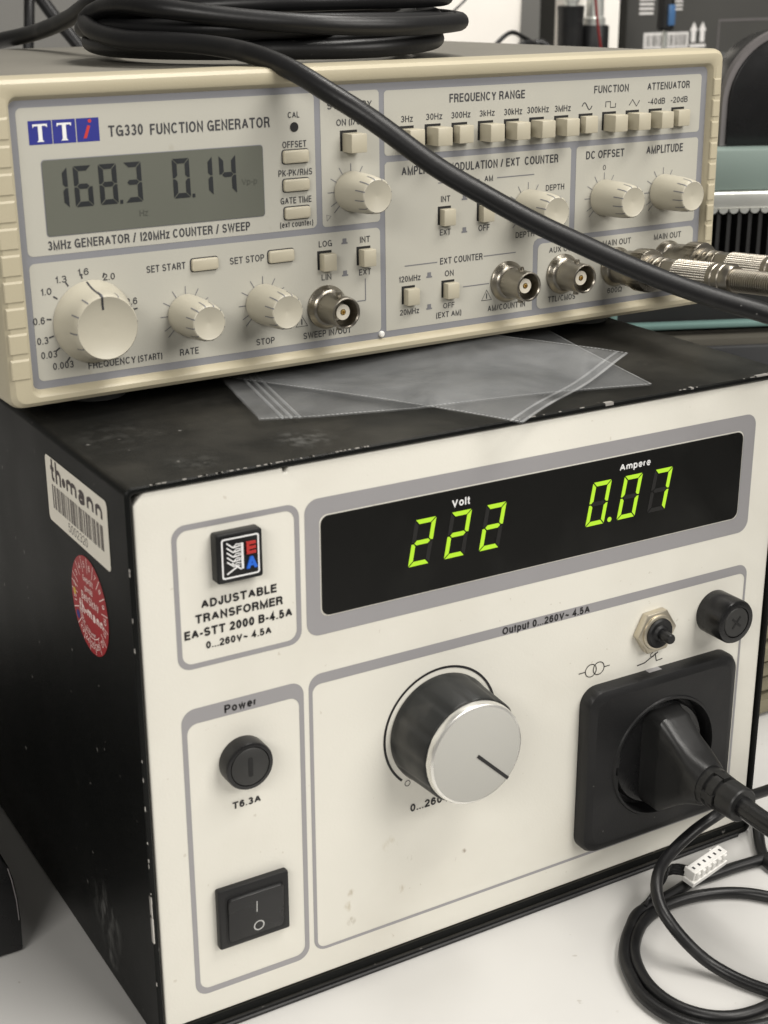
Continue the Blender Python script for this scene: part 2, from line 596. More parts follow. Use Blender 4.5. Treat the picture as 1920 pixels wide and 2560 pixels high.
M['print_grey'] = mat('grey_ink', (0.285, 0.278, 0.285), 0.5, 0.03, 60)
M['print_black'] = mat('black_ink', (0.012, 0.011, 0.012), 0.5)
M['mark_grey'] = mat('pale_grey_ink', (0.42, 0.42, 0.41), 0.5)
M['print_white'] = mat('white_ink', (0.75, 0.75, 0.75), 0.5)
M['glass'] = mat('black_display_glass', (0.009, 0.009, 0.0085), 0.12, 0.2, 20, rvar=.04, speck=[((.06, .06, .055), 30, .50, .85, 7, .22)])
M['seg_on'] = emis('lit_green_segment', (0.50, 0.84, 0.02), 0.95)
M['seg_off'] = mat('unlit_segment', (0.013, 0.0125, 0.012), 0.4)
M['beige'] = mat('beige_moulded_plastic', (0.435, 0.39, 0.278), 0.42, 0.04, 25, bump=0.12, bscale=1800, speck=[((.30, .24, .15), 60, .70, .8, 4, .35), ((.42, .36, .25), 10, .5, .8, 4, .3)])
M['gen_field'] = mat('pale_grey_print', (0.435, 0.424, 0.372), 0.45, 0.03, 20, bump=0.08, bscale=1500, speck=[((.30, .27, .20), 80, .72, .76, 2, .45), ((.48, .45, .37), 12, .5, .85, 4, .3)])
M['gen_grey'] = mat('blue_grey_print', (0.215, 0.218, 0.235), 0.5, 0.05, 50)
M['gen_case'] = mat('dull_beige_case', (0.165, 0.155, 0.13), 0.6, 0.06, 20, bump=.2, bscale=1500)
M['gen_text'] = mat('dark_grey_ink', (0.045, 0.045, 0.048), 0.5)
M['gen_line'] = mat('thin_grey_ink', (0.16, 0.16, 0.17), 0.5)
M['button'] = mat('cream_button_plastic', (0.45, 0.413, 0.316), 0.4, 0.04, 80, speck=[((.40, .33, .22), 120, .6, .85, 4, .3)])
M['knob'] = mat('cream_knob_plastic', (0.45, 0.423, 0.342), 0.38, 0.03, 60, bump=.05, speck=[((.42, .36, .26), 90, .6, .85, 4, .3)])
M['lcd'] = mat('lcd_green_grey', (0.125, 0.129, 0.107), 0.25, 0.05, 30, rvar=.05)
M['lcd_seg'] = mat('lcd_segment', (0.016, 0.018, 0.020), 0.4)
M['lcd_faint'] = mat('lcd_faint_ink', (0.075, 0.078, 0.065), 0.4)
M['blue'] = mat('blue_logo_ink', (0.020, 0.025, 0.22), 0.45)
M['red'] = mat('red_logo_ink', (0.50, 0.035, 0.03), 0.45)
M['emblem_blue'] = mat('blue_emblem', (0.02, 0.13, 0.62), 0.45)
M['emblem_red'] = mat('red_emblem', (0.42, 0.03, 0.025), 0.45)
M['nickel'] = mat('nickel_plated_brass', (0.33, 0.305, 0.26), 0.30, 0.15, 120, metal=1.0, rvar=.12, bump=.1, bscale=1500)
M['steel_nut'] = mat('tarnished_nut', (0.55, 0.50, 0.40), 0.33, 0.12, 150, metal=.8)
M['alu'] = mat('matt_aluminium', (0.42, 0.415, 0.385), 0.55, 0.03, 40, metal=0.0, speck=[((.40, .37, .32), 25, .62, .85, 5, .3)])
M['alu_rim'] = mat('turned_aluminium', (0.80, 0.79, 0.75), 0.28, 0.03, 40, metal=0.8)
M['knob_black'] = mat('worn_black_plastic', (0.011, 0.012, 0.012), 0.42, 0.2, 60, speck=[((.10, .095, .085), 70, .60, .85, 6, .5)])
M['black_plastic'] = mat('black_plastic', (0.0085, 0.0085, 0.009), 0.42, 0.2, 60, bump=.15, bscale=1500, spec=.36, speck=[((.05, .048, .043), 45, .58, .85, 6, .3), ((.2, .19, .17), 300, .75, .78, 2, .4)])
M['dark_cap'] = mat('dark_grey_plastic', (0.0135, 0.0135, 0.0135), 0.38, 0.2, 60, bump=.1, bscale=1500, spec=.4, speck=[((.06, .058, .052), 55, .6, .85, 6, .3)])
M['fuse_grey'] = mat('charcoal_plastic', (0.027, 0.027, 0.026), 0.45, 0.15, 60, spec=.4)
M['black_gloss'] = mat('black_gloss_plastic', (0.009, 0.009, 0.0095), 0.27, 0.2, 60, spec=.42)
M['rubber'] = mat('black_cable_rubber', (0.0075, 0.0075, 0.008), 0.38, 0.15, 40, bump=.1, bscale=1200, spec=.36, speck=[((.09, .088, .082), 60, .62, .85, 6, .4)])
M['rubber_grey'] = mat('dusty_cable_rubber', (0.008, 0.008, 0.0085), 0.40, 0.15, 40, bump=.15, bscale=900, spec=.36, speck=[((.07, .068, .065), 45, .6, .85, 6, .35), ((.4, .4, .38), 260, .76, .79, 2, .35)])
M['ptfe'] = mat('ivory_insulator', (0.60, 0.56, 0.47), 0.5)
M['brass'] = mat('brass_contact', (0.55, 0.38, 0.13), 0.35, metal=1.0)
M['foot'] = mat('grey_rubber_foot', (0.20, 0.205, 0.20), 0.6)
M['sticker'] = mat('cream_paper_sticker', (0.82, 0.78, 0.68), 0.5, .03)
M['sticker_ink'] = mat('dark_brown_ink', (0.05, 0.035, 0.035), 0.5)
M['red_sticker'] = mat('red_foil_sticker', (0.36, 0.016, 0.022), 0.45, .1, 100)
M['pink_ink'] = mat('pale_pink_ink', (0.90, 0.72, 0.68), 0.5)
M['yellow_ink'] = mat('yellow_ink', (0.65, 0.42, 0.06), 0.5)
M['white_plastic'] = mat('white_nylon', (0.80, 0.79, 0.76), 0.4, .03)
M['white_bin'] = mat('white_bin_plastic', (0.92, 0.88, 0.82), 0.45, .03)
M['carton'] = mat('black_printed_card', (0.050, 0.049, 0.045), 0.6, .2, 20)
M['carton_ink'] = mat('white_carton_ink', (0.72, 0.70, 0.68), 0.6)
M['slate'] = mat('slate_grey_enamel', (0.030, 0.031, 0.033), 0.4, .2, 10)
M['rim_grey'] = mat('grey_rubber_rim', (0.13, 0.12, 0.12), 0.5)
M['teal'] = mat('teal_enamel', (0.19, 0.245, 0.222), 0.5, .06, 20)
M['teal_rail'] = mat('teal_rail_enamel', (0.15, 0.255, 0.235), 0.5, .06, 20)
M['silver'] = mat('brushed_aluminium_trim', (0.70, 0.71, 0.67), 0.3, .05, 30, metal=.7)
M['fins'] = mat('black_anodised_fins', (0.012, 0.012, 0.012), 0.5)
M['cream_box'] = mat('cream_plastic', (0.70, 0.64, 0.50), 0.5)
M['rack'] = mat('dark_grey_foam', (0.06, 0.06, 0.058), 0.8, .2, 60)
M['wire_red'] = mat('red_wire', (0.22, 0.02, 0.02), 0.4)
M['blue_grip'] = mat('blue_grip', (0.05, 0.13, 0.28), 0.4)
M['strip'] = mat('dull_brown_strip', (0.085, 0.078, 0.062), 0.6)
M['board'] = mat('olive_card_edge', (0.20, 0.18, 0.12), 0.7, .3, 120)


def mat_bag():
    m = bpy.data.materials.new('clear_polythene')
    m.use_nodes = True
    nt = m.node_tree
    N, L = nt.nodes, nt.links
    out = N['Material Output']
    b = N['Principled BSDF']
    b.inputs['Base Color'].default_value = (0.64, 0.65, 0.655, 1)
    b.inputs['Roughness'].default_value = 0.22
    tr = N.new('ShaderNodeBsdfTransparent')
    tr.inputs[0].default_value = (0.95, 0.955, 0.96, 1)
    mx = N.new('ShaderNodeMixShader')
    tc = N.new('ShaderNodeTexCoord')
    no = N.new('ShaderNodeTexNoise')
    no.inputs['Scale'].default_value = 35
    no.inputs['Detail'].default_value = 4
    no.inputs['Distortion'].default_value = 1.5
    L.new(tc.outputs['Object'], no.inputs['Vector'])
    mr = N.new('ShaderNodeMapRange')
    mr.inputs['From Min'].default_value = .3
    mr.inputs['From Max'].default_value = .7
    mr.inputs['To Min'].default_value = .058
    mr.inputs['To Max'].default_value = .14
    L.new(no.outputs['Fac'], mr.inputs['Value'])
    L.new(mr.outputs['Result'], mx.inputs[0])
    L.new(tr.outputs[0], mx.inputs[1])
    L.new(b.outputs[0], mx.inputs[2])
    bp = N.new('ShaderNodeBump')
    bp.inputs['Strength'].default_value = .8
    bp.inputs['Distance'].default_value = .001
    L.new(no.outputs['Fac'], bp.inputs['Height'])
    L.new(bp.outputs['Normal'], b.inputs['Normal'])
    L.new(mx.outputs[0], out.inputs['Surface'])
    return m


def mat_seam():
    m = mat_bag()
    m.name = 'welded_polythene_edge'
    for n in m.node_tree.nodes:
        if n.type == 'MAP_RANGE':
            n.inputs['To Min'].default_value = .30
            n.inputs['To Max'].default_value = .62
    return m


M['bag'] = mat_bag()
M['bag_seam'] = mat_seam()
M['bag_fold'] = mat_seam()
M['bag_fold'].name = 'folded_polythene_edge'
for n in M['bag_fold'].node_tree.nodes:
    if n.type == 'MAP_RANGE':
        n.inputs['To Min'].default_value = .14
        n.inputs['To Max'].default_value = .36

# ------------------------------------------------------------------ setting
o = MB().box(-900, 1500, -190, 905, -30, 0).build('desk_surface', M['table'])
o['kind'] = 'structure'
o = MB().box(-3000, 3000, -3000, 960, -800, -760).build('floor', M['floor'])
o['kind'] = 'structure'
o = MB().box(-900, 1500, 905, 960, -30, 1500).build('wall', M['wall'])
o['kind'] = 'structure'

# ================================================================== ADJUSTABLE TRANSFORMER
T = thing('adjustable_transformer', 'cream fronted variable transformer with green digits in a black steel case', 'transformer')
W, H = 225.0, 168.8
# cover shell
outer = lambda g, r: rr(g, W - g, g, H - g, r)
c = MB()
c.loft([ring3(outer(0, 2.2), 255), ring3(outer(0, 2.2), .4), ring3(outer(.4, 2), 0), ring3(outer(1.3, 1.4), 0),
        ring3(outer(1.7, 1.2), .4), ring3(outer(1.7, 1.2), 5.2)])
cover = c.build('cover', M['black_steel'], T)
# bare chips along the front lip of the cover
c = MB()
random.seed(3)


def chipline(x0, z0, x1, z1, n, big):
    for k in range(n):
        t = random.random()
        x, z = x0 + (x1 - x0) * t, z0 + (z1 - z0) * t
        l = random.uniform(.3, big)
        h = random.uniform(.04, .14)
        horizontal = abs(x1 - x0) > abs(z1 - z0)
        if horizontal:
            c.box(x, x + l, -.06, .5, z - h, z + .05)
        else:
            c.box(x - .05, x + h, -.06, .5, z, z + l)


chipline(6, H - .05, 70, H - .05, 50, 1.4)
chipline(100, H - .05, 222, H - .05, 14, 1.8)
chipline(.05, 20, .05, 160, 14, 1.4)
for x, l, h in ((150, 3, .8), (210, 5, .3), (215.5, 3.5, .6), (183, 1.0, .4)):
    c.box(x, x + l, -.08, 1.4, H - h, H + .06)
for z, l, h in ((36, 8, .30), (45, 6, .18)):
    c.box(-.06, h, -.08, 1.2, z, z + l)
c.build('paint_chip', M['chip'], cover)

# white front panel with bent edges
poly = [(2.3, 5.0), (222.7, 5.0), (222.7, 163.4), (219.6, 166.7), (45.6, 166.7), (45.6, 165.3), (44.3, 165.3), (44.3, 166.7), (5.4, 166.7), (2.3, 163.4)]
FP = MB().prism(poly, 1.0, 5.0).bevel(1.5, 4).build('front_panel', M['panel'], T)
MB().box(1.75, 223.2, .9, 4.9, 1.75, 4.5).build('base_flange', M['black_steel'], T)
MB().box(6, 219, -1.2, 240, -.0, 1.4).bevel(.4, 1).build('base_rail', M['black_plastic'], T)

YP = 0.93
g = MB()
g.frame(rr(12, 48.6, 115.5, 156.2, 3.8), rr(13.4, 47.1, 117.0, 154.6, 2.9), YP)
g.frame(rr(50.2, 212.2, 116.4, 156.4, 4), rr(54.6, 207.4, 121.6, 151.5, 2.5), YP)
g.frame(rr(12, 48.7, 12.7, 103.9, 4), rr(13.5, 47.2, 14.6, 99.4, 3), YP)
g.frame(rr(50.3, 213.8, 13.6, 104.8, 4), rr(51.5, 212.9, 14.6, 101.6, 2.6), YP)
g.build('printed_border', M['print_grey'], FP)
t = MB()
YT = 0.86
t.label('ADJUSTABLE', 19.3, 41.3, 132.2, 2.45, YT, .026)
t.label('TRANSFORMER', 17.5, 43.0, 128.3, 2.45, YT, .026)
t.label('EA-STT 2000 B-4.5A', 14.2, 45.8, 124.2, 2.5, YT, .026)
t.label('0...260V~ 4.5A', 20.2, 39.4, 120.5, 2.1, YT, .022)
t.label('Output 0...260V~ 4.5A', 115.7, 148.5, 101.9, 2.4, YT, .022)
t.label('Power', 24.6, 34.2, 100.3, 2.4, YT, .026)
t.label('T6.3A', 25.8, 34.5, 70.1, 2.2, YT, .026)
t.label('0...260V', 83.6, 97.6, 51.2, 2.6, YT, .022)
KC = (94.2, 76.9)
t.stroke(arc(KC[0], KC[1], 19.5, 226, -18, 60), .75, YT)
t.stroke(arc(82.6, 61.4, .9, 0, 360, 20)[:-1], .22, YT, True)
# transformer symbol and breaker symbol
t.stroke(arc(150.1, 81.5, 2.15, 0, 360, 28)[:-1], .28, YT, True)
t.stroke(arc(153.2, 81.6, 2.15, 0, 360, 28)[:-1], .28, YT, True)
t.stroke([(145.3, 81.5), (147.9, 81.5)], .3, YT)
t.stroke([(155.4, 81.6), (157.6, 81.6)], .3, YT)
t.stroke([(168.9, 78.5), (172.0, 78.8), (177.4, 81.4)], .4, YT)
t.stroke([(176.2, 81.2), (176.9, 78.4), (179.4, 78.6)], .36, YT)
t.stroke([(173.6, 82.3), (174.8, 82.6), (175.3, 81.8), (174.3, 81.2), (174.5, 80.3), (175.6, 80.2)], .32, YT)
t.build('printed_lettering', M['print_black'], FP, smooth=0, fix=False)

# display
DW = MB().prism(rr(55, 207, 122, 151.1, 2.4), .72, 2.5).build('display_window', M['glass'], T)
w_ = MB()
w_.label('Volt', 96.9, 103.0, 146.0, 2.3, .62, .02)
w_.label('Ampere', 157.2, 169.2, 146.4, 2.2, .62, .02)
w_.build('unit_lettering', M['print_white'], DW, smooth=0, fix=False)
SEG = {'0': 'abcdef', '1': 'bc', '2': 'abged', '3': 'abgcd', '4': 'fgbc', '5': 'afgcd', '6': 'afgedc', '7': 'abc', '8': 'abcdefg', '9': 'abcdfg'}


def seven(mb, keys, x, z, wd, h, th, slant, y, gap=.25):
    hm = h / 2

    def q(px, pz):
        return (x + px + slant * pz / h, y, z + pz)
    g_ = gap
    for k in keys:
        if k == 'a':
            p = [(g_, h), (wd - g_, h), (wd - th - g_, h - th), (th + g_, h - th)]
        elif k == 'd':
            p = [(g_, 0), (th + g_, th), (wd - th - g_, th), (wd - g_, 0)]
        elif k == 'g':
            p = [(g_ + th * .5, hm), (th + g_, hm + th / 2), (wd - th - g_, hm + th / 2), (wd - g_ - th * .5, hm), (wd - th - g_, hm - th / 2), (th + g_, hm - th / 2)]
        elif k == 'f':
            p = [(0, h - g_), (th, h - th - g_), (th, hm + th / 2 + g_), (th * .5, hm + g_), (0, hm + g_)]
        elif k == 'e':
            p = [(0, g_), (0, hm - g_), (th * .5, hm - g_), (th, hm - th / 2 - g_), (th, th + g_)]
        elif k == 'b':
            p = [(wd, h - g_), (wd, hm + g_), (wd - th * .5, hm + g_), (wd - th, hm + th / 2 + g_), (wd - th, h - th - g_)]
        else:
            p = [(wd, g_), (wd - th, th + g_), (wd - th, hm - th / 2 - g_), (wd - th * .5, hm - g_), (wd, hm - g_)]
        mb.face([q(*a) for a in p])


for i, (ch, x) in enumerate((('2', 82.4), ('2', 94.4), ('2', 106.4), ('0', 145.0), ('0', 157.0), ('7', 168.9))):
    on = SEG[ch]
    d_ = MB()
    seven(d_, on, x, 130.7, 7.0, 13.7, 1.35, 2.4, .62)
    if i == 3:
        d_.face([(a, .62, b) for a, b in arc(154.2, 131.5, .8, 0, 360, 14)[:-1]])
    dg = d_.build('lit_digit', M['seg_on'], DW, smooth=0, fix=False)
    off = ''.join(k for k in 'abcdefg' if k not in on)
    d_ = MB()
    seven(d_, off, x, 130.7, 7.0, 13.7, 1.35, 2.4, .66)
    d_.build('unlit_segment', M['seg_off'], DW, smooth=0, fix=False)

# badge
B = MB().prism(rr(22.8, 36.0, 139.2, 152.8, .8, 3), -2.4, 1.2).bevel(.35, 2, 50).build('badge', M['black_plastic'], T)
e = MB()
e.frame(rr(24.2, 35.0, 140.4, 151.6, .7, 3), rr(24.65, 34.55, 140.85, 151.15, .4, 3), -2.5)
e.prism([(29.75, 142.6), (30.35, 142.6), (30.35, 149.7), (29.75, 149.7)], -2.75, -2.45)
for k in range(5):
    z = 149.2 - k * 1.3
    e.stroke([(25.7, z + 1.1), (27.5, z - .4), (29.9, z - .1)], .38, -2.5)
    e.stroke([(27.5, z - .4), (28.4, z + .45), (29.8, z + .3)], .3, -2.52)
e.stroke([(25.6, 141.7), (29.8, 144.0)], .45, -2.5)
e.stroke([(27.0, 144.6), (29.8, 142.4)], .4, -2.52)
e.build('emblem_comb', M['print_white'], B, smooth=0)
e = MB()
for z in (146.35, 147.65, 148.95):
    e.box(31.2, 33.9, -2.9, -2.35, z, z + .75)
e.box(31.2, 32.0, -2.88, -2.36, 146.5, 149.5)
e.build('emblem_letter', M['emblem_red'], B)
e = MB()
e.prism([(31.1, 142.3), (32.0, 142.3), (32.9, 145.2), (32.2, 145.5)], -2.9, -2.35)
e.prism([(34.3, 142.3), (33.4, 142.3), (32.1, 145.4), (33.0, 145.5)], -2.88, -2.36)
e.box(31.8, 33.6, -2.86, -2.37, 143.0, 143.6)
e.build('emblem_letter', M['emblem_blue'], B)

# fuse holders
F = MB().lathe([(7.15, .9), (7.15, -3.4), (6.9, -3.9), (6.3, -4.0), (5.9, -4.0), (5.75, -3.5), (5.75, -3.0)], 29.4, 84.9, 48).build('fuse_holder', M['black_gloss'], T)
MB().lathe([(5.6, -2.8), (5.6, -4.0), (5.3, -4.2), (0, -4.2)], 29.4, 84.9, 40).build('fuse_cap', M['fuse_grey'], F)
MB().prism(rr(28.75, 30.05, 82.0, 87.8, .4, 3), -4.32, -4.1).build('screw_slot', M['black_void'], F)
F = MB().lathe([(7.4, .9), (7.4, -9.2), (7.1, -9.8), (5.9, -10), (5.3, -10), (5.2, -9.2)], 200.2, 90.6, 48).build('fuse_holder', M['black_gloss'], T)
MB().lathe([(5.0, -9.0), (5.0, -9.8), (4.8, -10.0), (0, -10.0)], 200.2, 90.6, 40).build('fuse_cap', M['fuse_grey'], F)
s = MB()
for a in (50, 140):
    ca, sa = math.cos(math.radians(a)), math.sin(math.radians(a))
    p = [(-2.4, -.35), (2.4, -.35), (2.4, .35), (-2.4, .35)]
    s.prism([(200.2 + x * ca - z * sa, 90.6 + x * sa + z * ca) for x, z in p], -10.12 - (.03 if a > 90 else 0), -9.9)
s.build('cross_slot', M['black_void'], F)

# breaker push button
nut = [(174.2 + 7.9 * math.cos(math.radians(60 * k + 3)), 90.2 + 7.9 * math.sin(math.radians(60 * k + 3))) for k in range(6)]
BR = MB().prism(nut, -1.9, .95).bevel(.45, 2, 50).build('circuit_breaker', M['steel_nut'], T)
MB().lathe([(6.0, -1.8), (6.0, -2.5), (5.6, -2.7), (5.1, -2.7)], 174.2, 90.2, 40).build('collar', M['steel_nut'], BR)
MB().lathe([(5.1, -2.0), (5.0, -3.2), (4.5, -3.7), (3.0, -3.5), (2.3, -4.2), (0, -4.2)], 174.2, 90.2, 40).build('button_boot', M['black_plastic'], BR)
MB().lathe([(1.75, -3.8), (1.65, -8.3), (1.4, -8.7), (0, -8.7)], 174.2, 90.2, 24).build('push_pin', M['black_gloss'], BR)

# rocker switch
SW = MB().prism(rr(19.1, 41.3, 27.3, 46.6, .7, 3), -1.5, .95).bevel(.5, 2, 50).build('power_switch', M['black_plastic'], T)
s = MB()
s.loft([ring3(rr(21.6, 39.4, 29.0, 43.8, 1, 4), -1.2), [(x, -1.45 - .065 * (z - 25), z) for x, z in rr(21.9, 39.1, 29.3, 43.4, 1, 4)]])
s.bevel(.25, 2, 50)
RK = s.build('rocker', M['black_gloss'], SW)
MB().prism(rr(21.2, 39.8, 28.5, 44.2, 1, 4), -1.58, -1.4).build('rocker_gap', M['black_void'], SW)
s = MB()
s.face([(30.4, -2.52, 40.6), (30.7, -2.52, 40.6), (30.7, -2.27, 36.9), (30.4, -2.27, 36.9)])
s.stroke(arc(31.2, 32.0, 1.5, 0, 360, 28)[:-1], .42, 0, True)
for v in s.bm.verts:
    if abs(v.co.y) < .01:
        v.co.y = -1.52 - .065 * (v.co.z - 25)
s.build('switch_marking', M['mark_grey'], SW, smooth=0, fix=False)

# rotary knob
mod = lambda t_, y: 1 - .022 * max(0, math.cos(12 * t_)) ** 2 if y < .2 else 1
K = MB().lathe([(17.6, .7), (17.7, 0), (17.3, -3), (16.7, -15.2), (16.4, -15.8), (15.0, -15.9)], *KC, n=144, mod=mod).build('voltage_knob', M['knob_black'], T)
MB().lathe([(15.5, -15.6), (15.9, -16.0), (15.95, -17.0), (15.6, -18.1), (15.0, -18.5)], *KC, n=96).build('cap_rim', M['alu_rim'], K)
MB().lathe([(15.1, -18.44), (14.7, -18.56), (0, -18.5)], *KC, n=96).build('knob_cap', M['alu'], K)
pa, pb = Vector((94.3, 76.5)), Vector((105.2, 66.1))
MB().stroke([tuple(pa), tuple(pb)], 1.05, -18.64).build('pointer_line', M['print_black'], K, smooth=0, fix=False)

# socket outlet
so = MB()
so.loft([ring3(rr(146.3, 208.7, 17.0, 76.0, 6, 8), .95), ring3(rr(146.3, 208.7, 17.0, 76.0, 6, 8), -2.2),
         ring3(rr(147.0, 208.0, 17.7, 75.3, 5.6, 8), -3.6), ring3(rr(149.2, 205.8, 19.9, 73.1, 4.4, 8), -4.5), ring3(rr(150.4, 204.6, 21.1, 71.9, 4, 8), -4.49)], cap1=False)
OC = (178.0, 46.0)
sqx = []
for k in range(96):
    a = 2 * math.pi * k / 96
    ca, sa = math.cos(a), math.sin(a)
    hx, hz, e_ = 28.1, 26.4, 12
    r_ = (abs(ca / hx) ** e_ + abs(sa / hz) ** e_) ** (-1 / e_)
    sqx.append((177.5 + r_ * ca, 46.5 + r_ * sa))
cir = lambda r: [(OC[0] + r * math.cos(2 * math.pi * k / 96), OC[1] + r * math.sin(2 * math.pi * k / 96)) for k in range(96)]
so.loft([ring3(sqx, -4.5), ring3(cir(21.4), -4.5), ring3(cir(21.1), -5.1), ring3(cir(20.4), -5.1), ring3(cir(20.0), -4.4), ring3(cir(19.8), .8)], cap0=False)
SO = so.build('socket_outlet', M['black_plastic'], T, smooth=30)
MB().prism([(172.2, 75.75), (177.9, 75.75), (177.6, 76.12), (172.5, 76.12)], -1.2, .9).build('latch_notch', M['print_grey'], SO)
cl = MB()
cl.box(158.6, 160.4, -3.2, .5, 46, 51)
cl.box(158.6, 160.4, -3.2, .5, 36, 42.5)
cl.build('earth_slot', M['black_void'], SO)

# stickers on the left side (plane x = 0)
XS = -0.12


def side(poly, x):
    return [(x, y, z) for y, z in poly]


st = MB()
st.face(side(rr(13.2, 61.6, 142.0, 161.6, 1.6), XS)[::-1])
BS = st.build('barcode_sticker', M['sticker'], T, smooth=0)
st = MB()
RT = (0, -1, 0)
UP = (0, 0, 1)
words(st, '\ue001\ue002', (XS - .05, 57.3, 154.9), RT, UP, 8.6, 6.4, .20)
words(st, 'mann', (XS - .05, 44.4, 154.9), RT, UP, 27.6, 5.3, .24)
st.face(side(arc(46.6, 156.9, 1.35, 0, 360, 20)[:-1], XS - .05))
random.seed(11)
yy = 57.0
while yy > 17.5:
    wd = random.choice((.28, .28, .5, .8))
    st.face([(XS - .05, yy, 146.6), (XS - .05, yy - wd, 146.6), (XS - .05, yy - wd, 153.7), (XS - .05, yy, 153.7)])
    yy -= wd + random.choice((.3, .35, .5, .8))
words(st, '5002320', (XS - .05, 45.2, 143.3), RT, UP, 15.2, 2.6, .10)
st.build('sticker_print', M['sticker_ink'], BS, smooth=0, fix=False)

RC = (32.4, 125.6)
st = MB()
st.face(side(arc(RC[0], RC[1], 14.2, 0, 360, 60)[:-1], XS))
RS = st.build('inspection_sticker', M['red_sticker'], T, smooth=0)
st = MB()


def pol(a, r):
    """angle clockwise from the top as seen from the left side"""
    a = math.radians(a)
    return (RC[0] - r * math.sin(a), RC[1] + r * math.cos(a))


def sline(mb, p, q, wd, x):
    d = Vector((q[0] - p[0], q[1] - p[1])).normalized()
    n = Vector((-d.y, d.x)) * wd / 2
    mb.face([(x, p[0] + n.x, p[1] + n.y), (x, q[0] + n.x, q[1] + n.y), (x, q[0] - n.x, q[1] - n.y), (x, p[0] - n.x, p[1] - n.y)])


nums = {-75: '2', -54: '3', -33: '4', -12: '5', 9: '6', 30: '7', 51: '8', 72: '9', 93: '10', 114: '11', 135: '12',
        158: '26', 178: '25', 198: '24', 218: '23', 262: '21'}
for a, s_ in nums.items():
    p = pol(a, 11.6)
    ra = math.radians(a)
    if 145 < a < 270:
        ra += math.pi
    right = Vector((0, -math.cos(ra), -math.sin(ra)))
    up = Vector((0, -math.sin(ra), math.cos(ra)))
    org = Vector((XS - .05, p[0], p[1])) - right * (.75 * len(s_)) - up * .9
    words(st, s_, org, right, up, None, 1.9, .15)
for a in list(range(-64, 146, 21)) + [148, 168, 188, 208, 230, 250, 274, 285]:
    sline(st, pol(a, 9.4), pol(a, 13.9), .3, XS - .05)
for k in range(24):
    sline(st, pol(140 + k * 4.6, 9.4), pol(140 + (k + 1) * 4.6, 9.4), .28, XS - .06)
words(st, 'Gepr\u00fcft', (XS - .05, 36.6, 132.0), RT, UP, 8.0, 1.8, .14)
words(st, 'gem\u00e4\u00df', (XS - .05, 35.6, 129.3), RT, UP, 6.2, 1.7, .14)
words(st, 'BetrSichV', (XS - .05, 38.6, 125.8), RT, UP, 13.4, 2.5, .16)
words(st, '\ue001\ue002', (XS - .05, 40.8, 121.6), RT, UP, 4.0, 3.6, .22)
words(st, 'mann', (XS - .05, 34.8, 121.6), RT, UP, 12.4, 3.0, .28)
st.face(side(arc(35.8, 122.8, .6, 0, 360, 12)[:-1], XS - .05))
for k, ch in enumerate('N\u00e4chster Pr\u00fcftermin'):
    a = 252 - k * 5.0
    p = pol(a, 8.4)
    ra = math.radians(a) + math.pi
    right = Vector((0, -math.cos(ra), -math.sin(ra)))
    up = Vector((0, -math.sin(ra), math.cos(ra)))
    if ch != ' ':
        words(st, ch, Vector((XS - .05, p[0], p[1])) - up * .5, right, up, None, 1.2, .15)
st.build('sticker_print', M['pink_ink'], RS, smooth=0, fix=False)
st = MB()
p = pol(-88, 11.8)
st.face(side(arc(p[0], p[1], 1.1, 0, 360, 14)[:-1], XS - .07))
st.build('date_mark', M['yellow_ink'], RS, smooth=0, fix=False)
st = MB()
p = pol(239, 11.8)
st.face(side(arc(p[0], p[1], 1.3, 0, 360, 14)[:-1], XS - .07))
st.build('date_mark', M['blue'], RS, smooth=0, fix=False)

# ================================================================== FUNCTION GENERATOR
GEN = thing('function_generator', 'beige bench function generator stacked on the black transformer, grey LCD at left', 'function generator')
GM = Matrix(((0.999688, -0.024938, -0.001555, -0.008539), (0.024957, 0.999599, 0.01338, 0.060727), (0.001221, -0.013414, 0.999909, 0.174834), (0, 0, 0, 1)))
GEN.matrix_world = GM

MB().box(1.2, 258.8, 14, 235, 1.0, 86.8).bevel(1.2, 2).build('case', M['gen_case'], GEN)
c = MB()
c.loft([ring3(rr(0, 260, 0, 88, 3.5), 15), ring3(rr(0, 260, 0, 88, 3.5), 3.2), ring3(rr(.5, 259.5, .4, 87.6, 3.5), 1.2), ring3(rr(1.8, 258.2, 1.6, 86.6, 3), .05),
        ring3(rr(2.2, 257.8, 2.0, 86.2, 3), 0), ring3(rr(6.2, 255.8, 2.9, 84.3, 2.6), 0), ring3(rr(6.9, 255.0, 3.6, 83.4, 2.4), .5), ring3(rr(7.5, 253.9, 4.7, 82.1, 2.0), 2.7), ring3(rr(7.5, 253.9, 4.7, 82.1, 2.0), 8)], cap0=True, cap1=True)
bz = c.build('bezel', M['beige'], GEN, smooth=28)
c, c2 = MB(), MB()
for k in range(10):
    z = 8.7 + 7.12 * k
    for x0, x1, d_ in ((.9, 6.3, c), (254.9, 258.0, c2)):
        q = [(x0, z), (x1, z), (x1, z + 5.6), (x0, z + 5.6)]
        d_.loft([ring3(q, .4), ring3(q, -.05), ring3([(x0 + .3, z + .12), (x1 - .3, z + .12), (x1 - .3, z + 5.0), (x0 + .3, z + 5.0)], -.34)], cap0=False)
c.build('grip_ridge', M['beige'], bz, smooth=20)
c2.build('grip_ridge', M['beige'], bz, smooth=20)

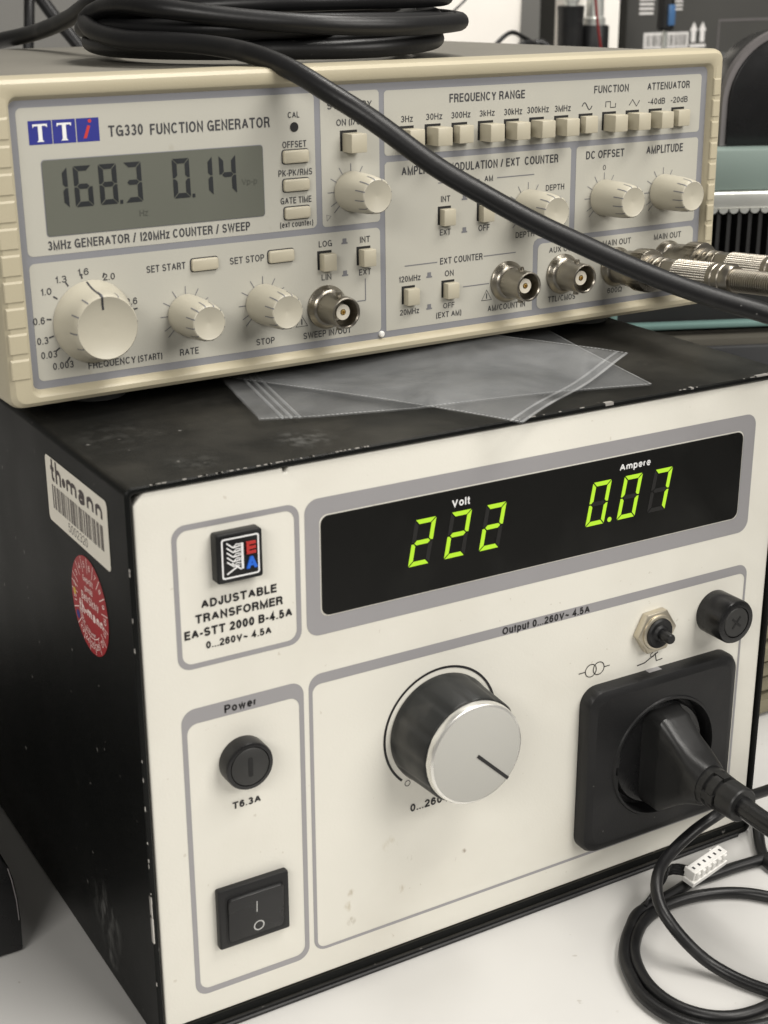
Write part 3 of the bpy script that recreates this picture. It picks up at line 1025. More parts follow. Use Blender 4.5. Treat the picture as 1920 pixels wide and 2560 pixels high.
GP = MB().box(7.0, 254.4, 2.5, 7.0, 4.4, 82.4).build('front_panel', M['gen_grey'], GEN)
Y0 = 2.42
g = MB()
g.sheet(rr(9.3, 99.0, 41.3, 80.3, 1.6), Y0)
g.sheet(rr(101.0, 121.3, 41.2, 80.3, 1.2), Y0)
g.sheet(rr(9.3, 121.2, 6.8, 39.4, 1.6), Y0)
g.sheet(rr(123.1, 251.4, 60.7, 79.9, 1.2), Y0)
g.sheet(rr(197.6, 251.4, 30.2, 58.8, 1.2), Y0)
g.sheet(rr(182.5, 251.4, 6.6, 28.4, 2.0), Y0)
g.sheet([(123.1, 6.7), (180.5, 6.7), (180.5, 28.0), (181.0, 29.4), (182.2, 30.2), (195.4, 30.2), (195.4, 58.0), (194.8, 58.8), (123.9, 58.8), (123.1, 58.0)], Y0)
g.build('printed_field', M['gen_field'], GP, smooth=0)

# lettering
t = MB()
YG = 2.34
TXT = [
    ('TG330', 34.8, 44.9, 71.6, 2.95, .004), ('FUNCTION GENERATOR', 47.0, 84.2, 71.4, 2.95, .004), ('CAL', 90.2, 94.0, 73.6, 1.75, .0),
    ('OFFSET', 88.1, 96.1, 65.2, 1.9, .0), ('PK-PK/RMS', 86.5, 97.8, 57.1, 1.9, .0), ('GATE TIME', 86.9, 97.3, 49.1, 1.9, .0), ('(ext counter)', 86.5, 97.7, 42.2, 1.75, .0),
    ('3MHz GENERATOR / 120MHz COUNTER / SWEEP', 15.1, 76.6, 42.6, 2.5, .004),
    ('SYMMETRY', 103.4, 118.8, 75.4, 2.0, .0), ('ON (I/O)', 106.4, 115.8, 70.5, 1.9, .0),
    ('SET START', 43.3, 55.4, 33.5, 2.0, .0), ('SET STOP', 69.5, 80.8, 33.2, 2.0, .0),
    ('LOG', 99.4, 104.0, 35.3, 1.9, .0), ('LIN', 100.1, 103.5, 25.2, 1.8, .0), ('INT', 113.9, 117.5, 35.3, 1.9, .0), ('EXT', 113.4, 117.7, 25.3, 1.9, .0),
    ('RATE', 52.1, 58.1, 8.3, 2.0, .0), ('STOP', 77.1, 83.3, 8.1, 1.95, .0), ('SWEEP IN/OUT', 93.2, 110.2, 7.9, 2.0, .0),
    ('FREQUENCY', 23.9, 38.3, 8.3, 2.0, .0), ('(START)', 39.0, 46.5, 8.3, 1.9, .0),
    ('0.003', 13.6, 19.6, 9.5, 2.0, .0), ('0.03', 10.5, 15.1, 13.0, 2.0, .0), ('0.3', 9.7, 12.9, 17.1, 2.0, .0), ('0.6', 9.1, 12.4, 22.7, 2.0, .0),
    ('1.0', 11.9, 15.0, 30.6, 1.9, .0), ('1.3', 16.3, 19.6, 33.5, 1.9, .0), ('1.6', 22.9, 26.1, 34.9, 1.9, .0), ('2.0', 30.2, 33.7, 32.8, 1.9, .0), ('2.6', 36.4, 39.9, 25.1, 1.95, .0),
    ('FREQUENCY RANGE', 146.9, 175.9, 75.3, 2.6, .004), ('FUNCTION', 204.2, 218.9, 75.5, 2.4, .004), ('ATTENUATOR', 227.1, 246.0, 75.5, 2.4, .004),
    ('3Hz', 129.1, 133.4, 70.3, 1.9, .0), ('30Hz', 138.2, 144.2, 70.5, 1.9, .0), ('300Hz', 147.6, 154.8, 70.5, 1.9, .0), ('3kHz', 158.3, 164.1, 70.5, 1.9, .0),
    ('30kHz', 167.8, 174.9, 70.4, 2.0, .0), ('300kHz', 176.9, 185.6, 70.5, 2.0, .0), ('3MHz', 188.0, 194.6, 70.4, 2.0, .0),
    ('-40dB', 227.7, 235.2, 70.8, 2.0, .0), ('-20dB', 237.8, 245.4, 70.9, 1.95, .0),
    ('AMPLITUDE MODULATION / EXT  COUNTER', 129.2, 190.0, 54.4, 2.65, .004), ('AM', 160.5, 163.8, 50.3, 1.9, .0), ('DEPTH', 185.2, 192.8, 45.5, 1.9, .0), ('DEPTH', 173.2, 180.8, 31.2, 1.9, .0),
    ('DC OFFSET', 201.7, 218.1, 54.5, 2.6, .004), ('AMPLITUDE', 227.9, 244.4, 54.5, 2.75, .004), ('0', 209.1, 210.3, 50.5, 1.7, -.01),
    ('INT', 143.8, 147.3, 45.2, 1.9, .0), ('EXT', 143.4, 147.5, 34.8, 1.9, .0), ('ON', 158.3, 162.0, 45.2, 1.9, .0), ('OFF', 158.3, 162.7, 34.8, 1.95, .0),
    ('EXT COUNTER', 143.5, 160.0, 25.6, 2.1, .0), ('ON', 145.3, 148.7, 21.6, 1.9, .0), ('OFF', 144.7, 149.1, 11.3, 1.75, .0), ('(EXT AM)', 142.0, 151.8, 8.4, 1.9, .0),
    ('120MHz', 127.9, 136.0, 21.5, 1.9, .0), ('20MHz', 128.2, 135.4, 11.0, 1.8, .0), ('AM/COUNT IN', 162.3, 177.6, 8.2, 2.0, .0),
    ('AUX OUT', 187.2, 198.4, 24.9, 1.95, .0), ('TTL/CMOS', 187.2, 198.9, 8.3, 2.0, .0), ('600\u03a9', 213.0, 219.5, 8.5, 1.8, .0), ('50\u03a9', 237.0, 241.8, 8.5, 1.8, .0),
    ('MAIN OUT', 210.2, 222.7, 24.9, 2.0, .0), ('MAIN OUT', 233.2, 245.7, 24.9, 2.05, .0),
]
for s_, x0, x1, z, cap, b in TXT:
    t.label(s_, x0, x1, z, cap, YG, b + .004)
# wave symbols
t.stroke([(199.3 + .42 * k, 71.6 + 1.15 * math.sin(2 * math.pi * k / 10)) for k in range(11)], .34, YG)
t.stroke([(209.3, 70.9), (209.3, 72.6), (211.3, 72.6), (211.3, 70.7), (213.5, 70.7), (213.5, 72.0)], .32, YG)
t.stroke([(219.4, 71.0), (220.8, 72.8), (222.6, 70.6), (223.9, 72.4)], .32, YG)
# warning triangles
for x, z in ((92.8, 12.0), (161.8, 12.1)):
    t.stroke([(x - 2, z), (x + 2, z), (x, z + 3.3)], .34, YG, True)
    t.stroke([(x, z + .5), (x, z + 2.2)], .4, YG)
t.build('printed_lettering', M['gen_text'], GP, smooth=0, fix=False)

t = MB()
for (x0, z0, x1, z1) in ((165.4, 51.2, 180.3, 51.2), (142.7, 51.2, 158.6, 51.2), (130.1, 26.5, 142.4, 26.5), (160.5, 26.6, 173.4, 26.6), (152.4, 17.5, 162.8, 17.5), (115.6, 24.2, 115.6, 17.4), (115.6, 17.4, 112.6, 17.4)):
    t.stroke([(x0, z0), (x1, z1)], .32, YG)
for x, z in ((108.4, 36.3), (108.4, 26.5), (152.8, 35.7), (152.8, 46.0), (139.3, 22.7), (139.3, 12.5)):
    t.sheet([(x - 1.1, z - .8), (x + 1.1, z - .8), (x + 1.1, z - .3), (x + .7, z - .3), (x + .7, z + .9), (x - .7, z + .9), (x - .7, z - .3), (x - 1.1, z - .3)], YG)


def ticks(cx, cz, r0, r1, angs, wd):
    for a in angs:
        ca, sa = math.cos(math.radians(a)), math.sin(math.radians(a))
        t.stroke([(cx + r0 * ca, cz + r0 * sa), (cx + r1 * ca, cz + r1 * sa)], wd, YG)


KN = [(54.9, 20.3), (80.0, 20.5), (111.1, 51.2), (178.0, 40.7), (209.8, 41.5), (236.0, 41.4)]
for cx, cz in KN:
    ticks(cx, cz, 5.9, 8.2, [90 + 30 * k for k in range(-4, 5)], .26)
    ticks(cx, cz, 5.9, 8.6, [-45, 225], .26)
t.stroke([(102.4, 44.7), (103.9, 44.3), (102.5, 42.9)], .25, YG, True)
t.build('scale_marking', M['gen_line'], GP, smooth=0, fix=False)
t = MB()
ticks(26.4, 22.0, 12.2, 13.6, [101, 72, 122, 144, 172, 194, 212, 231, 8], .45)
t.build('dial_tick', M['gen_text'], GP, smooth=0, fix=False)

# logo
g = MB()
for x0, x1 in ((12.4, 18.85), (19.1, 25.5), (25.8, 32.2)):
    g.sheet([(x0, 70.7), (x1, 70.7), (x1, 76.9), (x0, 76.9)], 2.36)
LG = g.build('maker_logo', M['blue'], GP, smooth=0)
g = MB()
for x in (15.6, 22.3):
    for q in ([(-2.0, 75.0), (-2.0, 76.0), (2.0, 76.0), (2.0, 75.0), (1.6, 75.5), (-1.6, 75.5)], [(-.55, 71.9), (.55, 71.9), (.55, 75.6), (-.55, 75.6)], [(-1.0, 71.4), (1.0, 71.4), (.55, 71.95), (-.55, 71.95)]):
        g.sheet([(x + a, b) for a, b in q], 2.30 - .004 * len(q))
g.build('logo_letter', M['print_white'], LG, smooth=0)
g = MB()
g.sheet([(27.6, 71.6), (28.5, 71.6), (29.7, 74.8), (28.9, 75.0)], 2.3)
g.face([(a, 2.3, b) for a, b in arc(29.6, 76.1, .5, 0, 360, 14)[:-1]])
g.build('logo_letter', M['red'], LG, smooth=0)

# LCD
LC = MB().prism(rr(15.3, 81.5, 46.4, 66.5, .8, 3), 2.2, 3.0).build('lcd_window', M['lcd'], GEN)
MB().frame(rr(15.05, 81.7, 46.2, 66.7, .9, 3), rr(15.3, 81.5, 46.4, 66.5, .8, 3), 2.36).build('lcd_frame', M['gen_grey'], LC, smooth=0)
for ch, x, dp in (('1', 16.9, 0), ('6', 23.9, 0), ('8', 31.1, 1), ('3', 38.4, 0), ('0', 53.0, 1), ('1', 60.1, 0), ('4', 67.5, 0)):
    d_ = MB()
    seven(d_, SEG[ch], x, 53.6, 5.2, 10.9, 1.35, -.15, 2.1, .18)
    if dp:
        d_.box(x + 5.7, x + 6.5, 2.08, 2.15, 53.5, 54.5)
    d_.build('lcd_digit', M['lcd_seg'], LC, smooth=0, fix=False)
d_ = MB()
d_.label('Hz', 42.3, 44.8, 49.6, 1.7, 2.1, -.01)
d_.label('Vp-p', 74.4, 79.3, 55.8, 1.7, 2.1, -.02)
d_.build('lcd_unit', M['lcd_faint'], LC, smooth=0, fix=False)

# small pill buttons
for x0, x1, z0, z1 in ((88, 96.5, 60.8, 64.5), (87.9, 96.5, 52.7, 56.2), (88, 96.5, 44.6, 48.1), (57.1, 65.5, 32.5, 36.0), (82.1, 90.6, 32.3, 35.9)):
    b = MB().prism(rr(x0, x1, z0, z1, .7, 3), 1.3, 2.6).bevel(.4, 2, 40).build('push_button', M['button'], GEN)
    MB().frame(rr(x0 - .3, x1 + .3, z0 - .3, z1 + .3, .9, 3), rr(x0 + .1, x1 - .1, z0 + .1, z1 - .1, .7, 3), 2.36).build('button_gap', M['gen_text'], b, smooth=0)

# square selector buttons: (x, z, width, height, travel)
SB = [(127.8, 63.2, 6.9, 6.0, 6.2), (137.7, 63.2, 6.9, 6.1, 6.6), (147.7, 63.2, 6.9, 6.0, 3.6), (157.7, 63.2, 6.9, 6.0, 6.2), (167.8, 63.2, 6.9, 6.0, 6.2), (177.8, 63.2, 6.9, 6.0, 6.2),
      (187.9, 63.2, 6.8, 6.0, 6.0), (198.0, 63.3, 6.8, 6.0, 3.0), (207.9, 63.4, 6.9, 6.0, 6.2), (218.0, 63.4, 6.8, 6.0, 6.2), (228.1, 63.4, 6.8, 6.0, 6.2), (238.2, 63.4, 6.8, 6.0, 3.2),
      (107.6, 63.0, 6.9, 6.1, 5.6), (98.8, 28.4, 6.0, 5.8, 3.0), (112.6, 28.4, 6.0, 5.8, 3.4), (142.6, 38.1, 6.0, 5.8, 2.8), (157.6, 38.0, 6.0, 5.8, 2.8), (128.9, 14.4, 6.0, 5.8, 2.8), (144.0, 14.8, 6.0, 5.6, 2.9)]
for x, z, wd, h, tr in SB:
    b = MB().box(x + .75, x + wd - .75, 2.5 - tr, 2.6, z - .15, z + h - .75).bevel(.3, 2).build('selector_button', M['button'], GEN)
    MB().sheet([(x, z + .1), (x + wd - 1.0, z + .1), (x + wd - 1.0, z + h), (x, z + h)], 2.37).build('button_opening', M['black_void'], b, smooth=0)


# small knobs
def knob(cx, cz):
    k = MB().lathe([(5.5, 2.3), (6.0, 1.9), (6.0, .6), (5.85, -6), (5.6, -9.2), (5.25, -12.0), (5.0, -12.7), (4.7, -12.9), (4.3, -12.75), (0, -12.2)], n=48).build('control_knob', M['knob'], GEN, (cx, 0, cz))
    n = MB()
    for i in range(12):
        a = math.radians(30 * i + 12)
        ca, sa = math.cos(a), math.sin(a)
        for (r0, ya), (r1, yb) in zip([(5.68, -9.0), (5.33, -12.05), (5.04, -12.75)], [(5.33, -12.05), (5.04, -12.75), (4.75, -12.96)]):
            wd = .17
            n.face([(r0 * ca - wd * sa, ya, r0 * sa + wd * ca), (r0 * ca + wd * sa, ya, r0 * sa - wd * ca), (r1 * ca + wd * sa, yb, r1 * sa - wd * ca), (r1 * ca - wd * sa, yb, r1 * sa + wd * ca)])
    n.build('grip_notch', M['gen_line'], k, smooth=0)
    return k


k0 = knob(*KN[0])
for cx, cz in KN[1:]:
    dup(k0, (cx, 0, cz), GEN)

prof = [(11.7, 2.3), (11.6, 1.6), (10.8, 0), (10.0, -2.2), (9.6, -4.4), (9.4, -6.3), (9.1, -7.6), (8.65, -8.25), (8.2, -8.1), (6.5, -7.5), (3, -7.0), (0, -6.9)]
FK = MB().lathe(prof, 26.4, 21.7, 72).build('frequency_knob', M['knob'], GEN)
n = MB()
for i in range(12):
    a = math.radians(30 * i + 5)
    ca, sa = math.cos(a), math.sin(a)
    for (r0, ya), (r1, yb) in (((9.64, -4.6), (9.45, -6.3)), ((9.45, -6.3), (9.16, -7.64)), ((9.16, -7.64), (8.85, -8.1))):
        wd = .2
        n.face([(26.4 + r0 * ca - wd * sa, ya, 21.7 + r0 * sa + wd * ca), (26.4 + r0 * ca + wd * sa, ya, 21.7 + r0 * sa - wd * ca), (26.4 + r1 * ca + wd * sa, yb, 21.7 + r1 * sa - wd * ca), (26.4 + r1 * ca - wd * sa, yb, 21.7 + r1 * sa + wd * ca)])
n.build('grip_notch', M['gen_line'], FK, smooth=0)
n = MB()
a = math.radians(97)
ca, sa = math.cos(a), math.sin(a)
pr = [(11.58, 1.4), (10.86, 0), (10.07, -2.2), (9.67, -4.4), (9.47, -6.35), (9.16, -7.68), (8.72, -8.36), (8.15, -8.2), (6.5, -7.6), (5.0, -7.35)]
for (r0, ya), (r1, yb) in zip(pr, pr[1:]):
    wd = .3
    n.face([(26.4 + r0 * ca - wd * sa, ya, 21.7 + r0 * sa + wd * ca), (26.4 + r0 * ca + wd * sa, ya, 21.7 + r0 * sa - wd * ca), (26.4 + r1 * ca + wd * sa, yb, 21.7 + r1 * sa - wd * ca), (26.4 + r1 * ca - wd * sa, yb, 21.7 + r1 * sa + wd * ca)])
n.build('pointer_line', M['gen_text'], FK, smooth=0)


# BNC sockets
def bnc(cx, cz):
    b = MB().lathe([(6.7, 2.35), (6.7, 1.7), (6.3, 1.2), (5.9, .3), (5.5, -.2), (4.95, -.5), (4.85, -8.6), (4.75, -9.6), (4.35, -9.7), (4.05, -9.3), (4.0, 1.5)], n=48).build('bnc_socket', M['nickel'], GEN, (cx, 0, cz))
    l = MB()
    for s_ in (1, -1):
        rg = [[(r * math.cos(2 * math.pi * k / 12), -5.2 + r * math.sin(2 * math.pi * k / 12), zz * s_) for k in range(12)] for r, zz in ((.95, 4.6), (.95, 5.7), (.7, 5.85))]
        l.loft(rg)
    l.build('bayonet_lug', M['nickel'], b)
    MB().lathe([(3.9, 1.4), (3.9, -2.0), (2.35, -2.1), (2.35, -7.6), (1.0, -7.6), (.9, -7.0), (0, -7.0)], n=32).build('insulator', M['ptfe'], b)
    MB().lathe([(.75, -6.8), (.75, -7.75), (.45, -7.8), (.3, -7.3), (0, -7.3)], n=16).build('centre_contact', M['brass'], b)
    return b


b0 = bnc(101.6, 17.0)
for cx, cz in ((170.0, 17.4), (193.0, 17.5), (216.4, 17.5), (239.6, 17.6)):
    dup(b0, (cx, 0, cz), GEN)

# trim hole, rivet, feet
MB().face([(x, 2.3, z) for x, z in arc(92.2, 71.0, 1.35, 0, 360, 24)[:-1]])
h = MB()
h.face([(x, 2.3, z) for x, z in arc(92.2, 71.0, 1.4, 0, 360, 24)[:-1]])
h.build('trim_hole', M['black_void'], GEN, smooth=0)
MB().lathe([(1.0, 2.6), (1.0, 2.0), (.7, 1.6), (0, 1.5)], 121.2, 6.0, 20).build('white_rivet', M['white_plastic'], GEN)
for x, y in ((34, 26), (221, 26), (34, 205), (221, 205)):
    rg = [[(x + r * math.cos(2 * math.pi * k / 32), y + r * math.sin(2 * math.pi * k / 32), z) for k in range(32)] for r, z in ((11, 1.2), (11, -2.5), (9.5, -5.4))]
    MB().loft(rg).build('rubber_foot', M['foot'], GEN)


# ================================================================== BNC PLUGS with leads
def bnc_plug(x, z, label, tip, lead):
    t_ = thing('bnc_plug', label, 'BNC plug', group='BNC plugs on the main outputs')
    t_.matrix_world = GM @ Matrix.Translation(Vector((x, 0, z)) * MM) @ Matrix.Rotation(math.radians(tip[0]), 4, 'X') @ Matrix.Rotation(math.radians(tip[1]), 4, 'Z')
    kn = lambda nn, d: (lambda a, y: 1 - d * (.5 + .5 * math.cos(nn * a)))
    MB().lathe([(5.1, -3.0), (5.9, -3.1), (6.0, -4.0), (6.0, -9.0), (5.9, -9.4)], n=48).build('bayonet_sleeve', M['nickel'], t_)
    MB().lathe([(6.0, -9.3), (7.2, -9.6), (7.3, -14.6), (6.9, -15.4), (5.2, -15.6)], n=120, mod=kn(40, .02)).build('locking_ring', M['nickel'], t_)
    MB().lathe([(5.4, -15.4), (5.4, -16.8), (4.5, -17.0), (4.5, -18.2), (5.0, -18.4), (5.0, -19.6), (4.3, -19.8), (4.3, -21.2), (4.8, -21.4), (4.8, -22.6), (4.2, -22.8)], n=40).build('neck', M['nickel'], t_)
    hx = lambda a, y: .90 / max(.62, math.cos((a % (math.pi / 3)) - math.pi / 6))
    MB().lathe([(4.3, -22.6), (4.7, -23), (4.7, -28.5), (4.3, -28.8)], n=60, mod=hx).build('spanner_flat', M['nickel'], t_)
    pr_ = []
    y = -28.6
    while y > -44:
        pr_ += [(5.1, y), (4.85, y - .4)]
        y -= .8
    MB().lathe(pr_, n=96, mod=kn(32, .035)).build('knurled_grip', M['nickel'], t_)
    MB().lathe([(4.9, -44.0), (4.9, -46), (4.6, -46.3), (4.9, -46.6), (4.9, -49), (4.6, -49.3), (4.9, -49.6), (4.9, -52), (4.4, -53), (3.7, -53)], n=40).build('end_sleeve', M['nickel'], t_)
    pr_ = []
    y = -52.6
    while y > -80:
        pr_ += [(3.7, y), (3.7, y - .45), (3.35, y - .6), (3.35, y - .75)]
        y -= .9
    pr_.append((0, y))
    MB().lathe(pr_, n=32).build('spring_sleeve', M['nickel'], t_)
    l = MB()
    l.tube(lead, 2.4, 12, 4)
    l.build('lead', M['rubber'], t_)
    return t_


bnc_plug(216.4, 17.5, 'left BNC plug on the 600 ohm output, partly behind the thick black cable', (-3.6, 2), [(0, -78, 0), (2, -100, -3), (10, -130, -20), (30, -160, -50), (60, -160, -110), (100, -130, -166)])
bnc_plug(239.6, 17.6, 'right BNC plug on the 50 ohm output nearest the beige bezel', (-3.2, 3), [(0, -78, 0), (2, -100, -3), (10, -130, -20), (30, -160, -50), (60, -150, -110), (105, -105, -166)])

# ================================================================== CABLES ON TOP
top = 265.0
cb = MB()
pts = [(120, 206, 274.5), (150, 194, 274), (172, 165, 273.5), (176, 135, 273), (167.7, 107.4, 272.5), (147.5, 91.8, 272.2), (129.3, 84.7, 272.4), (106.3, 85.2, 273.2), (84.0, 96.0, 275.0), (63.6, 111.7, 277.9), (57.4, 128.3, 279.1), (55.5, 143.3, 277.5), (52.8, 150.3, 274.2), (51.6, 140.5, 271.0), (54.0, 121.5, 269.0), (61.1, 106.9, 268.7), (68.7, 93.3, 268.1), (74.7, 77.5, 266.4), (79.8, 61.5, 262.6), (85.8, 47.4, 256.2), (93.6, 37.5, 249.3), (106.8, 27.3, 237.6), (118.6, 19.3, 229.4), (130.6, 11.5, 221.8), (142.3, 4.4, 215.5), (152.6, -2.7, 210.0), (163.0, -9.8, 205.0), (173.6, -16.6, 200.7), (184.4, -23.3, 197.0), (196.0, -29.2, 193.4), (260, -60, 176), (330, -70, 150), (420, -20, 90)]
cx_, cy_ = 117.0, 146.0


def coil(cx, cy, rx, ry, z, a0, a1, n, tilt=0.0, tz=0):
    out = []
    for k in range(n + 1):
        a = math.radians(a0 + (a1 - a0) * k / n)
        wob = 1 + .028 * math.sin(3 * a + 5 * tz) + .018 * math.sin(5 * a + 2 * tz)
        out.append((cx + rx * wob * math.cos(a), cy + ry * wob * math.sin(a), max(265.8, z + tilt * math.sin(a + tz) + .9 * math.sin(2 * a + 3 * tz))))
    return out


cb.tube(pts, 2.95, 16, 3)
cb.tube(coil(116, 148, 58.5, 58.0, 265.9, 75, 435, 30, .2, 1), 2.95, 16, 3)
cb.tube(coil(121, 151, 52, 57, 269.0, 75, 435, 30, 1.6, 1.2), 2.95, 16, 3)
cb.tube(coil(115, 149, 60, 55, 271.5, 75, 435, 30, 2.0, 2.7), 2.95, 16, 3)
cb.tube(coil(121, 150, 57, 58, 274.5, 75, 435, 30, 2.4, -.7), 2.95, 16, 3)
cb.tube(coil(114, 150, 50, 54, 275.0, 75, 435, 30, 2.6, .4), 2.95, 16, 3)
cb.tube(coil(119, 153, 59, 56, 278.5, 75, 435, 30, 2.6, 2.0), 2.95, 16, 3)
cc = cb.build('coiled_cable', M['rubber_grey'], smooth=60)
tag(cc, 'thick black cable coiled on the beige generator with one end hanging across its front', 'cable')

cb = MB()
cb.tube([(40, 420, 250), (62, 350, 256), (71.5, 307.2, 261.5), (78.2, 280.1, 265.5), (79.7, 244.8, 271.5), (78.8, 211.0, 278.5), (90, 190, 284), (112, 184, 283)], 3.2, 14, 4)
tag(cb.build('trailing_cable', M['rubber'], smooth=60), 'black cable trailing off to the left behind the coil and the generator', 'cable')
cb = MB()
cb.tube([(152, 503, 340), (147.4, 495.5, 285.9), (145.2, 491.7, 273.8), (142.9, 488.0, 261.8), (138, 482, 225), (130, 475, 60), (126, 470, 3)], 2.9, 10, 6)
tag(cb.build('hanging_cable', M['rubber'], smooth=60), 'thin black cable hanging straight down in front of the grey wall', 'cable')
cb = MB()
cb.tube([(132, 486, 310), (138.7, 476.8, 287.9), (144.2, 467.7, 274.2), (150.1, 459.3, 262.4), (157.6, 449.5, 249.6), (180, 425, 205), (215, 400, 60), (225, 395, 3)], 3.4, 10, 6)
tag(cb.build('slanting_cable', M['rubber'], smooth=60), 'black cable slanting down to the right in front of the grey wall', 'cable')

# ================================================================== ZIP BAGS
def bag(label, org, u, v, nu, nv, zf, seams, strip=None):
    """sheet org + u*s + v*t (mm, xy) with height zf(s,t)"""
    O_, U, V = Vector(org), Vector(u), Vector(v)
    t_ = thing('zip_bag', label, 'plastic bag', group='clear zip bags between the instruments')

    def P(s_, q, dz=0):
        xy = O_ + U * s_ + V * q
        return (xy.x, xy.y, zf(s_, q) + dz)
    m = MB()
    for dz in (0, .35):
        cr = lambda a, b: (.35 * abs(math.sin(7 * a + 5 * b + .6)) + .3 * abs(math.sin(11 * a - 8 * b)) * a + .22 * abs(math.sin(17 * b + 4 * a))) * (4 * b * (1 - b)) ** .3
        vs = [[m.bm.verts.new(P(i / nu, j / nv, dz + (.25 * math.sin(9 * i / nu) * math.sin(7 * j / nv) + cr(i / nu, j / nv) if dz else .5 * cr(i / nu, j / nv)))) for j in range(nv + 1)] for i in range(nu + 1)]
        for i in range(nu):
            for j in range(nv):
                m.bm.faces.new((vs[i][j], vs[i + 1][j], vs[i + 1][j + 1], vs[i][j + 1]))
    m.build('bag_film', M['bag'], t_, smooth=80)
    m, mf = MB(), MB()
    for (a, b, toothed) in seams:
        n_ = 90 if toothed else 30
        for k in range(n_):
            p, q = Vector(P(a[0] + (b[0] - a[0]) * k / n_, a[1] + (b[1] - a[1]) * k / n_, .55)), Vector(P(a[0] + (b[0] - a[0]) * (k + (.62 if toothed else 1)) / n_, a[1] + (b[1] - a[1]) * (k + (.62 if toothed else 1)) / n_, .55))
            d = (q - p).normalized()
            nrm = Vector((-d.y, d.x, 0)) * (.55 if toothed else .45)
            (m if toothed else mf).face([p - nrm, q - nrm, q + nrm + Vector((0, 0, .1)), p + nrm + Vector((0, 0, .1))])
    m.build('welded_edge', M['bag_seam'], t_, smooth=0)
    mf.build('folded_edge', M['bag_fold'], t_, smooth=0)
    if strip:
        m = MB()
        for s_ in strip:
            m.tube([P(s_, q / 8, .5) for q in range(9)], .45, 6, 6)
        m.build('zip_strip', M['bag_fold'], t_)
    return t_


ZT = 168.9
bag('clear zip bag lying underneath with its zip strip at the left end',
    (173.0, 7.0), (-121, 23.5), (17, 82), 80, 48,
    lambda s_, q: ZT + .5 + .6 * abs(math.sin(5 * s_)) * (1 - q) + 2.2 * max(0, s_ - .86) / .14 * .4 + 1.2 * max(0, q - .6),
    [((0, 0), (1, 0), True), ((0, 0), (0, 1), False)], strip=(.905, .925, .945))
bag('clear zip bag lying on top with a corner over the front edge of the transformer',
    (112.5, -10.5), (68.5, 39.0), (-58, 102), 56, 70,
    lambda s_, q: ZT + 2.0 + 1.2 * math.sin(3.1 * q + .4) * (.4 + .6 * s_) + .5 * math.sin(8 * s_ + 3 * q) * (1 - q) + 1.6 * s_ * s_,
    [((0, 0), (0, 1), True), ((1, 0), (1, 1), True), ((0, 0), (1, 0), False), ((0, .028), (1, .028), False)])

# ================================================================== MAINS PLUG
PL = thing('mains_plug', 'black moulded mains plug pushed into the black socket outlet', 'plug')
px_, pz_ = OC
m = MB()
m.lathe([(18.2, .7), (18.2, -1.6), (17.6, -2.2), (0, -2.2)], px_, pz_, 60)
m.build('plug_disc', M['black_gloss'], PL)
m = MB()


def sup(cx, cz, a, b, y, n=40, e=2.6):
    out = []
    for k in range(n):
        t_ = 2 * math.pi * k / n
        c_, s_ = math.cos(t_), math.sin(t_)
        out.append((cx + a * math.copysign(abs(c_) ** (2 / e), c_), y, cz + b * math.copysign(abs(s_) ** (2 / e), s_)))
    return out


m.loft([sup(px_ + .5, pz_, 8.6, 17.0, -2.0, 64, 6), sup(px_, pz_, 7.6, 17.0, -5.0, 64, 6), sup(px_ - .6, pz_, 7.2, 16.9, -9.4, 64, 6), sup(px_ - .6, pz_, 7.1, 16.3, -10.4, 64, 5),
        sup(px_ - .3, pz_, 6.6, 12.2, -15.5, 64, 5), sup(px_, pz_, 6.9, 9.4, -20.0, 64, 4), sup(px_, pz_, 7.0, 8.4, -22.5, 64, 3), sup(px_, pz_, 6.6, 7.2, -26.8, 64, 2)])
m.build('plug_grip', M['dark_cap'], PL, smooth=32)
m = MB()
m.lathe([(6.4, -26.5), (6.3, -29.2), (5.3, -29.3), (5.3, -30.6), (6.1, -30.7), (5.9, -33.4), (5.0, -33.5), (5.0, -34.8), (5.8, -34.9), (5.6, -41), (5.2, -41.5), (0, -41.5)], px_, pz_, 40)
m.build('strain_relief', M['dark_cap'], PL)
m = MB()
m.box(px_ - 1.3, px_ + 1.3, -34, -26.9, pz_ - 6.2, pz_ + 6.2)
m.box(px_ - 6.2, px_ + 6.2, -34.1, -26.8, pz_ - 1.3, pz_ + 1.3)
m.build('relief_rib', M['dark_cap'], PL)
m = MB()
m.tube([(px_, -40, pz_), (177.6, -48, 45.6), (177.6, -60, 45.5), (179, -75, 44), (190, -110, 36), (230, -150, 12), (300, -150, 4), (380, -80, 4)], 3.3, 16, 3)
m.build('mains_cord', M['black_gloss'], PL, smooth=60)

